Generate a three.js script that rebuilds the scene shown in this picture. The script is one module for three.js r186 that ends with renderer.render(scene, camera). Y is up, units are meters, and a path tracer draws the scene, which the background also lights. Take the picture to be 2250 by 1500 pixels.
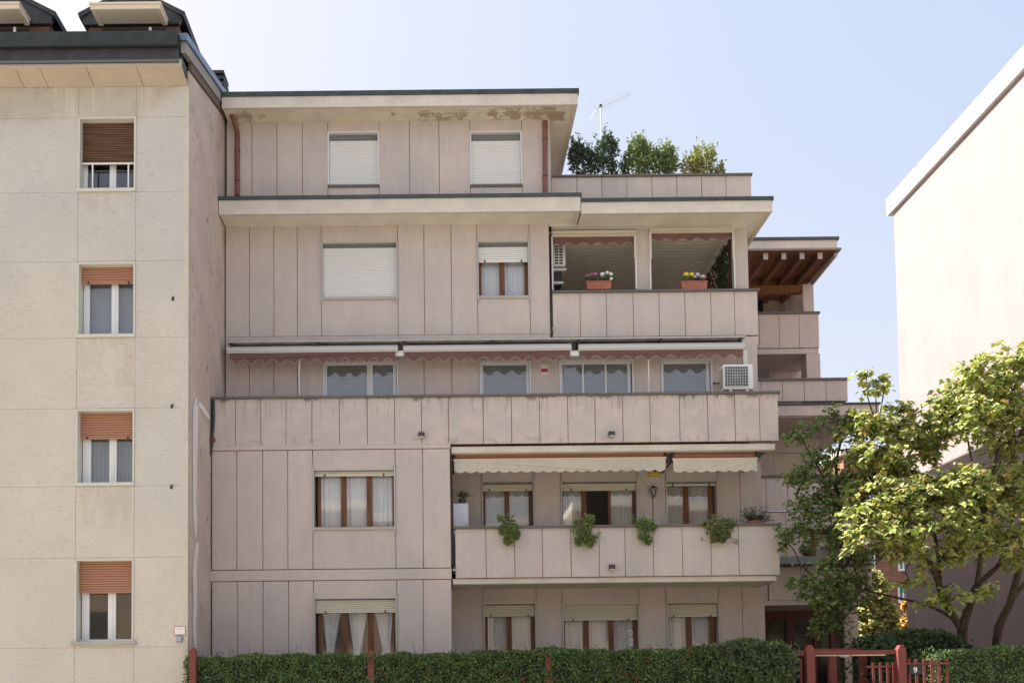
import * as THREE from 'three';
import { mergeGeometries } from 'three/addons/utils/BufferGeometryUtils.js';
import { RoundedBoxGeometry } from 'three/addons/geometries/RoundedBoxGeometry.js';

// ---------------------------------------------------------------- camera, sky, sun, exposure
const scene = new THREE.Scene();
const W = 2250, H = 1500, F = 2200;
const PITCH = 0.0493, ROLL = -0.0105, EYE = 1.6;
const VPX = 980, VPY = 1525;                       // where lines that run straight back meet
const camera = new THREE.PerspectiveCamera(THREE.MathUtils.radToDeg(2 * Math.atan(H / 2 / F)), W / H, 0.1, 600);
camera.position.set(0, EYE, 0);
camera.quaternion.setFromEuler(new THREE.Euler(PITCH, 0, 0)).multiply(new THREE.Quaternion().setFromEuler(new THREE.Euler(0, 0, ROLL)));
const back = new THREE.Vector3(0, 0, -1).applyQuaternion(camera.quaternion.clone().invert());
const CX = VPX - F * back.x / -back.z, CY = VPY + F * back.y / -back.z;
camera.setViewOffset(W, H, W / 2 - CX, H / 2 - CY, W, H);
camera.updateMatrixWorld();

const SUN = new THREE.Vector3(-1, 1.04, -0.22).normalize();
const sun = new THREE.DirectionalLight(new THREE.Color(1.0, 0.92, 0.80), 5.0);
sun.position.copy(SUN).multiplyScalar(80).add(new THREE.Vector3(4, 5, -22));
sun.target.position.set(4, 5, -22);
sun.castShadow = true; sun.shadow.mapSize.set(4096, 4096);
Object.assign(sun.shadow.camera, { left: -45, right: 45, top: 45, bottom: -45, near: 1, far: 200 });
scene.add(sun, sun.target);

function makeSky() {
  const w = 1024, h = 512, data = new Float32Array(w * h * 4), d = new THREE.Vector3();
  const hor = [1.03, 1.0, 0.99], zen = [0.29, 0.505, 0.88], glow = [3.5, 2.35, 0.8];
  for (let j = 0; j < h; j++) for (let i = 0; i < w; i++) {
    const el = ((j + 0.5) / h - 0.5) * Math.PI, az = ((i + 0.5) / w - 0.5) * 2 * Math.PI;
    d.set(Math.cos(el) * Math.cos(az), Math.sin(el), Math.cos(el) * Math.sin(az));
    const m = Math.exp(-2.6 * Math.max(0, d.y)), g = Math.exp(-Math.acos(THREE.MathUtils.clamp(d.dot(SUN), -1, 1)) / 0.42);
    const k = (j * w + i) * 4;
    for (let c = 0; c < 3; c++) data[k + c] = 0.335 * (zen[c] + (hor[c] - zen[c]) * m + glow[c] * g);
    data[k + 3] = 1;
  }
  const t = new THREE.DataTexture(data, w, h, THREE.RGBAFormat, THREE.FloatType);
  t.mapping = THREE.EquirectangularReflectionMapping; t.magFilter = t.minFilter = THREE.LinearFilter; t.needsUpdate = true;
  return t;
}
scene.background = makeSky();
scene.environment = scene.background;

const renderer = new THREE.WebGLRenderer({ antialias: true });
renderer.setSize(1024, 682);
renderer.toneMapping = THREE.LinearToneMapping;
renderer.toneMappingExposure = 3.05;
renderer.shadowMap.enabled = true;

// ---------------------------------------------------------------- helpers
let seed = 7;
const rnd = () => { seed = (seed + 0x6D2B79F5) | 0; let t = Math.imul(seed ^ (seed >>> 15), 1 | seed); t = (t + Math.imul(t ^ (t >>> 7), 61 | t)) ^ t; return ((t ^ (t >>> 14)) >>> 0) / 4294967296; };
const rr = (a, b) => a + (b - a) * rnd();
const V = (x, y, z) => new THREE.Vector3(x, y, z);
// a photo pixel as a point on the upright plane z = -d that the thing stands on
const at = (u, v, d) => {
  const r = V((u - CX) / F, -(v - CY) / F, -1).applyQuaternion(camera.quaternion);
  return V(r.x * d / -r.z, EYE + r.y * d / -r.z, -d);
};
const PX = (u, v, d) => at(u, v, d).x, PY = (u, v, d) => at(u, v, d).y;
const rect = (u0, v0, u1, v1, d) => ({ x0: PX(u0, (v0 + v1) / 2, d), x1: PX(u1, (v0 + v1) / 2, d), y0: PY((u0 + u1) / 2, v1, d), y1: PY((u0 + u1) / 2, v0, d) });

const origin = new WeakMap(), names = {};
const numbered = n => { const k = names[n] = (names[n] ?? -1) + 1; return k ? n + '_' + String(k).padStart(3, '0') : n; };
function thing(name, label, category, base, group) {
  const o = new THREE.Group(); o.name = numbered(name); o.position.copy(base); origin.set(o, base.clone()); scene.add(o);
  o.userData = { label, category }; if (group) o.userData.group = group; return o;
}
function sub(name, parent, base) {
  const o = new THREE.Group(), p = origin.get(parent); o.name = name; o.position.copy(base).sub(p); origin.set(o, base.clone()); parent.add(o); return o;
}
function mesh(name, geo, mat, parent, kind) {
  let g = Array.isArray(geo) ? mergeGeometries(geo.map(q => q.index ? q.toNonIndexed() : q)) : geo;
  const p = origin.get(parent); if (p) g = g.clone().translate(-p.x, -p.y, -p.z);
  const m = new THREE.Mesh(g, mat); m.name = name; m.castShadow = m.receiveShadow = true;
  if (kind) m.userData.kind = kind; (parent ?? scene).add(m); return m;
}
function structure(name, geo, mat) { const m = mesh(name, geo, mat, scene); m.userData.kind = 'structure'; return m; }
// box from corner to corner; uv in metres
function box(x0, x1, y0, y1, z0, z1) {
  const g = new THREE.BoxGeometry(x1 - x0, y1 - y0, z1 - z0); g.translate((x0 + x1) / 2, (y0 + y1) / 2, (z0 + z1) / 2);
  return metres(g);
}
function metres(g) {
  const p = g.attributes.position, n = g.attributes.normal, uv = g.attributes.uv;
  for (let i = 0; i < p.count; i++) {
    const ax = Math.abs(n.getX(i)), ay = Math.abs(n.getY(i)), az = Math.abs(n.getZ(i));
    if (az >= ax && az >= ay) uv.setXY(i, p.getX(i), p.getY(i)); else if (ax >= ay) uv.setXY(i, p.getZ(i), p.getY(i)); else uv.setXY(i, p.getX(i), p.getZ(i));
  }
  return g;
}
function poly(pts, z0, z1) {                     // prism: outline in x,y between two depths
  const s = new THREE.Shape(pts.map(p => new THREE.Vector2(p[0], p[1])));
  return metres(new THREE.ExtrudeGeometry(s, { depth: z1 - z0, bevelEnabled: false }).translate(0, 0, z0));
}
function prismX(pts, x0, x1) {                   // prism: outline in z,y from x0 to x1
  const s = new THREE.Shape(pts.map(p => new THREE.Vector2(-p[0], p[1])));
  return metres(new THREE.ExtrudeGeometry(s, { depth: x1 - x0, bevelEnabled: false }).rotateY(Math.PI / 2).translate(x0, 0, 0));
}
const tube = (pts, r, seg = 24, rad = 8) => new THREE.TubeGeometry(new THREE.CatmullRomCurve3(pts), seg, r, rad, false);
const bar = (a, b, r, rad = 8) => { const l = a.distanceTo(b), g = new THREE.CylinderGeometry(r, r, l, rad); g.applyQuaternion(new THREE.Quaternion().setFromUnitVectors(V(0, 1, 0), b.clone().sub(a).normalize())); return g.translate((a.x + b.x) / 2, (a.y + b.y) / 2, (a.z + b.z) / 2); };
function taper(pts, r0, r1, seg = 16, rad = 7) {
  const c = new THREE.CatmullRomCurve3(pts), g = new THREE.TubeGeometry(c, seg, 1, rad, false), p = g.attributes.position;
  for (let i = 0; i <= seg; i++) {
    const o = c.getPointAt(i / seg), r = r0 + (r1 - r0) * i / seg;
    for (let j = 0; j <= rad; j++) { const k = i * (rad + 1) + j, q = V().fromBufferAttribute(p, k).sub(o).multiplyScalar(r * (1 + 0.12 * Math.sin(k * 2.3))).add(o); p.setXYZ(k, q.x, q.y, q.z); }
  }
  g.computeVertexNormals(); return g;
}

// ---------------------------------------------------------------- textures
const hash = (x, y, s) => { let n = Math.imul(x, 374761393) + Math.imul(y, 668265263) + Math.imul(s, 982451653); n = Math.imul(n ^ (n >>> 13), 1274126177); return ((n ^ (n >>> 16)) >>> 0) / 4294967296; };
function vnoise(x, y, px, py, s) {
  const xi = Math.floor(x), yi = Math.floor(y), fx = x - xi, fy = y - yi, a = fx * fx * (3 - 2 * fx), b = fy * fy * (3 - 2 * fy), m = (k, p) => ((k % p) + p) % p;
  const h = (i, j) => hash(m(xi + i, px), m(yi + j, py), s);
  return (h(0, 0) * (1 - a) + h(1, 0) * a) * (1 - b) + (h(0, 1) * (1 - a) + h(1, 1) * a) * b;
}
// x, y in 0..1 over the tile, nx by ny cells in the first octave
const fbm = (x, y, nx, ny, s, oct = 5) => { let t = 0, w = 0.5, sum = 0; for (let o = 0; o < oct; o++) { t += w * vnoise(x * nx, y * ny, nx, ny, s + o); sum += w; nx *= 2; ny *= 2; w *= 0.5; } return t / sum; };
function tex(w, h, fn, { size = 1, sizeY = size, srgb = true } = {}) {
  const d = new Uint8Array(w * h * 4);
  for (let j = 0; j < h; j++) for (let i = 0; i < w; i++) { const c = fn(i / w, j / h, i, j), k = (j * w + i) * 4; d[k] = 255 * Math.min(1, Math.max(0, c[0])); d[k + 1] = 255 * Math.min(1, Math.max(0, c[1])); d[k + 2] = 255 * Math.min(1, Math.max(0, c[2])); d[k + 3] = 255; }
  const t = new THREE.DataTexture(d, w, h, THREE.RGBAFormat); t.wrapS = t.wrapT = THREE.RepeatWrapping; t.magFilter = THREE.LinearFilter; t.minFilter = THREE.LinearMipmapLinearFilter; t.generateMipmaps = true;
  t.repeat.set(1 / size, 1 / sizeY); if (srgb) t.colorSpace = THREE.SRGBColorSpace; t.needsUpdate = true; return t;
}
const sm = (a, b, x) => { const t = Math.min(1, Math.max(0, (x - a) / (b - a))); return t * t * (3 - 2 * t); };
// painted plaster: weathered blotches, rain film and grain (multiplies the paint colour)
const plasterTex = tex(1024, 1024, (x, y) => {
  const big = fbm(x, y, 5, 4, 11, 4), mid = fbm(x, y, 24, 14, 21, 4), fine = fbm(x, y, 160, 160, 31, 3), streak = fbm(x, y, 70, 5, 41, 3);
  const k = 0.95 + 0.08 * (big - 0.5) + 0.045 * (mid - 0.5) + 0.06 * (fine - 0.5) + 0.03 * (streak - 0.5), w = 0.03 * (big - 0.5);
  return [k + w, k, k - w];
}, { size: 5 });
const grainTex = tex(512, 512, (x, y) => { const k = fbm(x, y, 128, 128, 51, 3); return [k, k, k]; }, { size: 0.9, srgb: false });
const concreteTex = tex(512, 512, (x, y) => { const k = 0.94 + 0.10 * (fbm(x, y, 6, 6, 61, 6) - 0.5) + 0.08 * (fbm(x, y, 90, 90, 71, 2) - 0.5); return [k, k * 0.995, k * 0.985]; }, { size: 2.2 });
const graniteTex = tex(256, 256, (x, y) => { const k = 0.75 + 0.9 * (fbm(x, y, 64, 64, 81, 3) - 0.5); return [k, k, k]; }, { size: 0.5 });
const woodTex = tex(256, 512, (x, y) => { const k = 0.78 + 0.5 * (fbm(x, y, 40, 3, 91, 4) - 0.5) + 0.2 * (fbm(x, y, 5, 2, 95, 3) - 0.5); return [k, k * 0.97, k * 0.93]; }, { size: 0.35, sizeY: 1.4 });
const metalTex = tex(256, 256, (x, y) => { const k = 0.85 + 0.3 * (fbm(x, y, 8, 8, 101, 5) - 0.5); return [k, k, k]; }, { size: 1.1 });

const std = (r, g, b, o = {}) => new THREE.MeshStandardMaterial({ color: new THREE.Color().setRGB(r, g, b), roughness: 0.85, ...o });
const phys = (r, g, b, o = {}) => new THREE.MeshPhysicalMaterial({ color: new THREE.Color().setRGB(r, g, b), ...o });
const bump = { bumpMap: grainTex, bumpScale: 0.003 };
const M = {
  taupe: [0.64, 0.628, 0.65, 0.634].map((k, i) => std(k, k * [0.884, 0.89, 0.88, 0.888][i], k * [0.815, 0.824, 0.81, 0.82][i], { map: plasterTex, ...bump })),
  groove: std(0.36, 0.20, 0.14, { map: concreteTex }),
  beige: std(0.76, 0.70, 0.625, { map: concreteTex, ...bump }),
  soffit: std(0.86, 0.81, 0.71, { map: concreteTex }),
  flashing: std(0.085, 0.108, 0.11, { roughness: 0.55, metalness: 0.3, map: metalTex }),
  coping: std(0.25, 0.225, 0.20, { map: graniteTex, roughness: 0.6 }),
  granite: std(0.34, 0.345, 0.34, { map: graniteTex }),
  stone: std(0.50, 0.48, 0.44, { map: concreteTex }),
  alu: std(0.50, 0.49, 0.46, { roughness: 0.45, metalness: 0.2 }),
  aluWhite: std(0.70, 0.72, 0.74, { roughness: 0.4 }),
  whiteFrame: std(0.78, 0.79, 0.80, { roughness: 0.35 }),
  creamFrame: std(0.63, 0.63, 0.55, { roughness: 0.6 }),
  wood: std(0.27, 0.10, 0.032, { map: woodTex, roughness: 0.45 }),
  woodDark: std(0.10, 0.045, 0.025, { map: woodTex, roughness: 0.7 }),
  shutterWhite: std(0.80, 0.81, 0.80, { roughness: 0.5 }),
  shutterBeige: std(0.66, 0.62, 0.51, { roughness: 0.55 }),
  shutterGrey: std(0.26, 0.285, 0.31, { roughness: 0.6 }),
  shutterBrown: std(0.23, 0.13, 0.075, { map: woodTex, roughness: 0.75 }),
  shutterOrange: std(0.43, 0.215, 0.135, { roughness: 0.6 }),
  pane: phys(1, 1, 1, { transmission: 1, thickness: 0, roughness: 0.02, ior: 2.05 }),
  curtain: phys(0.86, 0.88, 0.90, { transmission: 0.35, thickness: 0, roughness: 1 }),
  lace: phys(0.75, 0.76, 0.74, { transmission: 0.45, thickness: 0, roughness: 1 }),
  net: phys(0.40, 0.43, 0.47, { transmission: 0.45, thickness: 0, roughness: 1, map: plasterTex }),
  room: std(0.55, 0.52, 0.47),
  roomDark: std(0.50, 0.47, 0.42),
  brownCloth: phys(0.215, 0.115, 0.10, { transmission: 0.12, thickness: 0, roughness: 1, map: plasterTex }),
  brownPiping: std(0.48, 0.33, 0.28),
  creamCloth: phys(0.82, 0.77, 0.64, { transmission: 0.3, thickness: 0, roughness: 1, map: plasterTex }),
  tile: std(0.17, 0.10, 0.075, { map: concreteTex, roughness: 0.6 }),
  downpipe: std(0.29, 0.115, 0.085, { roughness: 0.5, map: metalTex }),
  black: std(0.018, 0.017, 0.018, { roughness: 0.6 }),
  iron: std(0.055, 0.052, 0.05, { roughness: 0.55, metalness: 0.4 }),
  redPaint: std(0.215, 0.05, 0.042, { roughness: 0.6, map: concreteTex }),
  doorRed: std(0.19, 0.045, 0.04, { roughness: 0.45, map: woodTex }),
  terracotta: std(0.42, 0.16, 0.105, { map: concreteTex }),
  plasticWhite: std(0.78, 0.79, 0.78, { roughness: 0.4 }),
  bark: std(0.115, 0.085, 0.06, { map: woodTex, ...bump, roughness: 0.95 }),
  roofMetal: std(0.055, 0.058, 0.066, { roughness: 0.5, metalness: 0.35, map: metalTex }),
  roofBlue: std(0.20, 0.27, 0.38, { roughness: 0.4, metalness: 0.5, map: metalTex }),
  leaf: phys(1, 1, 1, { vertexColors: true, transmission: 0.48, thickness: 0, roughness: 0.8, side: THREE.DoubleSide }),
  leafDull: phys(1, 1, 1, { vertexColors: true, transmission: 0.2, thickness: 0, roughness: 0.75, side: THREE.DoubleSide }),
  petal: std(1, 1, 1, { vertexColors: true, roughness: 0.9 }),
};

// ---------------------------------------------------------------- shared builders
// panels of one storey between vertical joints; a column may hold a window: [u0, u1, windowSpec]
const GAP = 0.0085;
let panelN = 0;
function panelWall(parent, d, v0, v1, cols, panelName = 'wall_panel') {
  const back = [], uc = (cols[0][0] + cols.at(-1)[1]) / 2, yLow = PY(uc, v1, d), yTop = PY(uc, v0, d);
  for (const [u0, u1, win] of cols) {
    const r = { ...rect(u0, v0, u1, v1, d), y0: yLow, y1: yTop }, pieces = [];
    if (!win) pieces.push([r.y0, r.y1]);
    else {
      const wy1 = PY((u0 + u1) / 2, win.v0, d), wy0 = PY((u0 + u1) / 2, win.v1, d);
      if (r.y1 - wy1 > 0.02) pieces.push([wy1, r.y1]); if (wy0 - r.y0 > 0.02) pieces.push([r.y0, wy0]);
      makeWindow(parent, r.x0, r.x1, wy0, wy1, -d, { ...win, u0, u1, d });
    }
    for (const [a, b] of pieces) {
      back.push(box(r.x0, r.x1, a, b, -d - 0.25, -d - 0.016));
      const top = win && a > r.y0 + 0.01, low = win && !top;
      mesh(panelName, box(r.x0 + GAP, r.x1 - GAP, a + (top ? 0.002 : GAP), b - (low ? 0.002 : GAP), -d - 0.03, -d), M.taupe[(panelN++ * 7) % 4], parent);
    }
  }
  mesh('joint_filler', back, M.groove, parent);
}
function slats(x0, x1, y0, y1, z, pitch = 0.047) {   // roller shutter curtain: convex slats with a groove between
  const n = Math.max(1, Math.round((y1 - y0) / pitch)), p = (y1 - y0) / n, prof = [];
  for (let i = 0; i < n; i++) { const y = y1 - i * p; prof.push([y, -0.004], [y - 0.1 * p, 0.010], [y - 0.45 * p, 0.014], [y - 0.80 * p, 0.010], [y - 0.86 * p, -0.012]); }
  prof.push([y0, 0]);
  const pos = [], uv = [];
  for (let i = 0; i < prof.length - 1; i++) {
    const [ya, za] = prof[i], [yb, zb] = prof[i + 1], q = [[x0, ya, z + za], [x0, yb, z + zb], [x1, yb, z + zb], [x0, ya, z + za], [x1, yb, z + zb], [x1, ya, z + za]];
    for (const k of q) { pos.push(...k); uv.push(k[1], k[0]); }
  }
  const g = new THREE.BufferGeometry(); g.setAttribute('position', new THREE.Float32BufferAttribute(pos, 3)); g.setAttribute('uv', new THREE.Float32BufferAttribute(uv, 2)); g.computeVertexNormals(); return g;
}
function drape(x0, x1, y0, y1, z, { folds = 9, amp = 0.02, tie = 0, lean = 0.5 } = {}) {
  const nx = 54, ny = 16, g = new THREE.PlaneGeometry(1, 1, nx, ny), p = g.attributes.position, w = x1 - x0, ph = rr(0, 6);
  for (let i = 0; i < p.count; i++) {
    const s = p.getX(i) + 0.5, t = 0.5 - p.getY(i);
    let k = 1; if (tie) k = t < tie ? 1 - 0.62 * Math.pow(t / tie, 1.15) : 0.38 + 0.16 * (t - tie) / (1 - tie);
    const c = x0 + w * lean, x = c + (x0 + w * s - c) * k;
    const a = amp * (0.6 + 0.4 * Math.sin(s * 5 + ph)) * (tie ? 1.1 : 1);
    p.setXYZ(i, x, y1 - (y1 - y0) * t, z + a * Math.sin(s * folds * 6.283 + ph + 0.5 * Math.sin(t * 3 + s * 9)));
  }
  g.computeVertexNormals(); return g;
}
const openRoom = (x0, x1, y0, y1, zf, depth) => [box(x0 - 0.6, x1 + 0.6, y0 - 0.3, y1 + 0.3, zf - depth - 0.05, zf - depth), box(x0 - 0.65, x0 - 0.6, y0 - 0.3, y1 + 0.3, zf - depth, zf), box(x1 + 0.6, x1 + 0.65, y0 - 0.3, y1 + 0.3, zf - depth, zf), box(x0 - 0.65, x1 + 0.65, y1 + 0.3, y1 + 0.35, zf - depth, zf), box(x0 - 0.65, x1 + 0.65, y0 - 0.35, y0 - 0.3, zf - depth, zf)];
/* window: opening x0..x1, y0..y1 in a wall whose face is z = zf. o: bars (pixel columns of the uprights), frame material,
   shutter (bottom pixel row, material), head (granite strip), sill, guides, curtain kind */
function makeWindow(parent, x0, x1, y0, y1, zf, o) {
  const w = sub('window', parent, V((x0 + x1) / 2, y0, zf));
  const d = -zf, um = (o.u0 + o.u1) / 2, e = 0.032, deep = o.deep ?? 0.17, fz = zf - deep;
  const fm = o.frame ?? M.wood, rm = o.trim ?? M.alu, pr = o.proud ?? 0.012;
  mesh('surround', [box(x0 - 0.004, x0 + e, y0, y1, zf - 0.28, zf + pr), box(x1 - e, x1 + 0.004, y0, y1, zf - 0.28, zf + pr), box(x0 + e, x1 - e, y1 - e, y1 + 0.003, zf - 0.28, zf + pr - 0.002)], rm, w);
  const ix0 = x0 + e, ix1 = x1 - e; let iy1 = y1 - e;
  const sillTop = y0 + 0.055;
  if (o.sill !== false) mesh('sill', box(x0 - (o.sillOver ?? 0.0) - 0.002, x1 + (o.sillOver ?? 0.0) + 0.002, y0 - 0.012, sillTop, zf - 0.28, zf + (o.sillOut ?? 0.035)), o.sillMat ?? M.stone, w);
  if (o.guides) for (const s of [x0 + 0.004, x1 - 0.030]) mesh('guide_rail', box(s, s + 0.026, y0 - (o.guideLow ?? 0.11), y1 + (o.guideHigh ?? 0.11), zf + pr + 0.002, zf + pr + 0.03), M.alu, w);
  if (o.head) { const hy = PY(um, o.head, d); mesh('lintel', box(ix0, ix1, hy, iy1 + 0.01, zf - 0.27, zf - 0.10), M.granite, w); iy1 = hy; }
  if (o.shutter) {
    const sy = PY(um, o.shutter, d), z = zf - (o.shutterDeep ?? 0.075);
    const sh = mesh('roller_shutter', slats(ix0 + 0.004, ix1 - 0.004, sy + 0.03, iy1, z, o.pitch), o.shutterMat ?? M.shutterWhite, w);
    mesh('bottom_bar', box(ix0 + 0.006, ix1 - 0.006, sy - 0.004, sy + 0.032, z - 0.008, z + 0.014), o.shutterMat ?? M.shutterWhite, w);
    if (o.stops) for (const s of [0.13, 0.87]) mesh('shutter_stop', box(ix0 + (ix1 - ix0) * s - 0.014, ix0 + (ix1 - ix0) * s + 0.014, sy - 0.012, sy + 0.045, z + 0.015, z + 0.035), M.iron, w);
  }
  if (o.closed) return w;
  const bars = o.bars.map(b => [PX(b[0], (o.v0 + o.v1) / 2, d), PX(b[1], (o.v0 + o.v1) / 2, d)]);
  const fb = [box(ix0, ix1, iy1 - 0.05, iy1, fz - 0.05, fz + 0.004), box(ix0, ix1, sillTop, sillTop + (o.rail ?? 0.06), fz - 0.05, fz + 0.004)];
  for (const [a, b] of bars) { fb.push(box(a, b, sillTop + 0.01, iy1 - 0.01, fz - 0.055, fz)); if (b - a > 0.075) fb.push(box(a + (b - a) * 0.36, a + (b - a) * 0.64, sillTop + 0.05, iy1 - 0.04, fz - 0.04, fz + 0.014)); }
  mesh('frame', fb, fm, w);
  for (let i = 0; i + 1 < bars.length; i++) {
    const a = bars[i][1], b = bars[i + 1][0];
    if (o.openPane === i) continue;
    const g = new THREE.PlaneGeometry(b - a + 0.02, iy1 - sillTop - 0.06); g.rotateX(rr(-0.004, 0.004)).rotateY(rr(-0.006, 0.006)).translate((a + b) / 2, (sillTop + iy1) / 2, fz - 0.025);
    mesh('pane', g, M.pane, w);
    if (o.curtain === 'sheer') mesh('curtain', drape(a - 0.02, b + 0.02, sillTop, iy1, fz - 0.14, { folds: 5, amp: 0.022 }), M.curtain, w);
    if (o.curtain === 'lace') { mesh('curtain', drape(a - 0.02, b + 0.02, sillTop, iy1, fz - 0.14, { folds: 7, amp: 0.014 }), M.lace, w); mesh('pelmet', drape(a - 0.02, b + 0.02, iy1 - 0.42, iy1, fz - 0.11, { folds: 9, amp: 0.012 }), M.lace, w); }
    if (o.curtain === 'tied') mesh('curtain', drape(a - 0.01, b + 0.0, sillTop - 0.1, iy1, fz - 0.10, { folds: 4, amp: 0.026, tie: 0.72, lean: [0.36, 0.46, 0.72][i] }), M.curtain, w);
    if (o.curtain === 'blind') mesh('inner_shutter', slats(a - 0.015, b + 0.015, sillTop, iy1 - 0.04, fz - 0.07, 0.05), M.shutterGrey, w);
    if (o.curtain === 'paper') mesh('curtain', drape(a - 0.02, b + 0.02, sillTop, iy1, fz - 0.16, { folds: 2, amp: 0.012 }), M.net, w);
    if (o.curtain === 'net') mesh('curtain', drape(a - 0.02, b + 0.02, sillTop, iy1, fz - 0.16, { folds: 6, amp: 0.02 }), M.net, w);
  }
  mesh('room_interior', openRoom(ix0, ix1, y0, y1, zf - 0.29, o.roomDepth ?? 2.4), o.room ?? M.roomDark, w);
  return w;
}
// parapet of a balcony: panels between joints, coping, return at the ends
function parapet(parent, us, v0, v1, d, { depth = 0, coping = true, mat = M.taupe, copingH = 0.06, over = 0.05, left = false, right = true, panelMap, thick = 0.14 } = {}) {
  const b = sub('balcony', parent, at((us[0] + us.at(-1)) / 2, v1, d)), vm = (v0 + v1) / 2, um = (us[0] + us.at(-1)) / 2;
  const y0 = PY(um, v1, d), y1 = PY(um, v0, d), xs = us.map(u => PX(u, vm, d)), x0 = xs[0], x1 = xs.at(-1);
  mesh('joint_filler', [box(x0 + 0.01, x1 - 0.01, y0 + 0.005, y1 - 0.005, -d - thick, -d - 0.016)], M.groove, b);
  for (let i = 0; i + 1 < xs.length; i++) mesh('wall_panel', box(xs[i] + (i ? GAP : 0), xs[i + 1] - (i + 2 < xs.length ? GAP : 0), y0, y1 - 0.004, -d - 0.03, -d), panelMap ?? mat[(panelN++ * 7) % 4], b);
  for (const [on, xe, s] of [[left, x0, 1], [right, x1, -1]]) if (on && depth) mesh('end_panel', box(Math.min(xe, xe + s * thick), Math.max(xe, xe + s * thick), y0, y1 - 0.004, -d - depth, -d - 0.033), mat[1], b);
  if (coping) mesh('coping', box(x0 - over * (left ? 1 : 0.2), x1 + over, y1 - 0.002, y1 + copingH, -d - thick - 0.05, -d + 0.055), M.coping, b);
  if (coping && depth && right) mesh('coping', box(x1 - thick - 0.05, x1 + over, y1 - 0.002, y1 + copingH - 0.002, -d - depth, -d - thick - 0.052), M.coping, b);
  return b;
}
function valance(x0, x1, y1, hgt, amp, n, z, cusp) {
  const s = new THREE.Shape(); s.moveTo(x0, y1); s.lineTo(x1, y1);
  const N = n * 12, pts = [];
  for (let i = 0; i <= N; i++) { const t = 1 - i / N, c = cusp ? Math.abs(Math.sin(t * n * Math.PI)) : 0.5 - 0.5 * Math.cos(t * n * 2 * Math.PI); const x = x0 + (x1 - x0) * t, y = y1 - hgt - amp * (cusp ? c - 0.5 : c - 0.5); s.lineTo(x, y); pts.push(V(x, y, z)); }
  s.closePath();
  const g = metres(new THREE.ExtrudeGeometry(s, { depth: 0.004, bevelEnabled: false }).translate(0, 0, z)), p = g.attributes.position;
  for (let i = 0; i < p.count; i++) { const k = (y1 - p.getY(i)) / hgt; p.setZ(i, p.getZ(i) + k * 0.012 * Math.sin(p.getX(i) * 7.3) + k * 0.01 * Math.sin(p.getX(i) * 2.1)); }
  g.computeVertexNormals();
  return { g, edge: pts.map(q => V(q.x, q.y, z + 0.002 + 0.012 * Math.sin(q.x * 7.3) + 0.01 * Math.sin(q.x * 2.1))) };
}

// leaves: one folded leaf = 4 triangles
const LEAF = [[0, 0, 0], [-0.34, 0.42, 0.10], [0, 0.48, 0], [0.34, 0.42, 0.10], [0, 1, -0.10]], LEAFI = [0, 2, 1, 0, 3, 2, 1, 2, 4, 2, 3, 4];
function leafGeometry(list) {          // list of {p, dir, up, s, w, c}
  const n = list.length, pos = new Float32Array(n * 15), col = new Float32Array(n * 15), idx = new Uint32Array(n * 12), X = V(), Y = V(), Z = V();
  list.forEach((l, i) => {
    Y.copy(l.dir).normalize(); X.crossVectors(Y, l.up).normalize(); if (!isFinite(X.x) || X.lengthSq() < 0.1) X.set(1, 0, 0); Z.crossVectors(X, Y);
    LEAF.forEach((q, k) => {
      const o = i * 15 + k * 3, sx = q[0] * l.s * (l.w ?? 1), sy = q[1] * l.s, sz = q[2] * l.s;
      pos[o] = l.p.x + X.x * sx + Y.x * sy + Z.x * sz; pos[o + 1] = l.p.y + X.y * sx + Y.y * sy + Z.y * sz; pos[o + 2] = l.p.z + X.z * sx + Y.z * sy + Z.z * sz;
      col[o] = l.c[0]; col[o + 1] = l.c[1]; col[o + 2] = l.c[2];
    });
    LEAFI.forEach((q, k) => idx[i * 12 + k] = i * 5 + q);
  });
  const g = new THREE.BufferGeometry(); g.setAttribute('position', new THREE.BufferAttribute(pos, 3)); g.setAttribute('color', new THREE.BufferAttribute(col, 3)); g.setIndex(new THREE.BufferAttribute(idx, 1)); g.computeVertexNormals(); return g;
}
const rdir = () => { const z = rr(-1, 1), a = rr(0, 6.2832), s = Math.sqrt(1 - z * z); return V(s * Math.cos(a), z, s * Math.sin(a)); };
const inBall = () => rdir().multiplyScalar(Math.cbrt(rnd()));
const tint = (cols, j = 0.25) => { const c = cols[Math.floor(rnd() * cols.length)], k = 1 + rr(-j, j); return [c[0] * k, c[1] * k, c[2] * k]; };
function blobLeaves(c, rx, ry, rz, n, s0, s1, cols, { droop = 0.2, hollow = 0.0, w = 1 } = {}) {
  const out = [];
  for (let i = 0; i < n; i++) { const q = inBall(); if (q.length() < hollow) { i--; continue; } const p = V(c.x + q.x * rx, c.y + q.y * ry, c.z + q.z * rz); out.push({ p, dir: rdir().add(V(q.x, -droop, q.z)), up: rdir().add(V(0, 1.2, 0.5)), s: rr(s0, s1), w, c: tint(cols) }); }
  return out;
}
const GREENS = [[0.055, 0.10, 0.028], [0.07, 0.13, 0.03], [0.045, 0.085, 0.03], [0.10, 0.15, 0.035]];

// ---------------------------------------------------------------- planes of the place (metres in front of the camera)
const dL = 20.4, dA = 22.43, dB = 23.82, dE = 23.16;
const xSide = PX(413, 750, dL);                        // flank of the left building
const onSide = (u, v, x = xSide) => { const r = V((u - CX) / F, -(v - CY) / F, -1).applyQuaternion(camera.quaternion), t = x / r.x; return V(x, EYE + r.y * t, r.z * t); };

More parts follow.
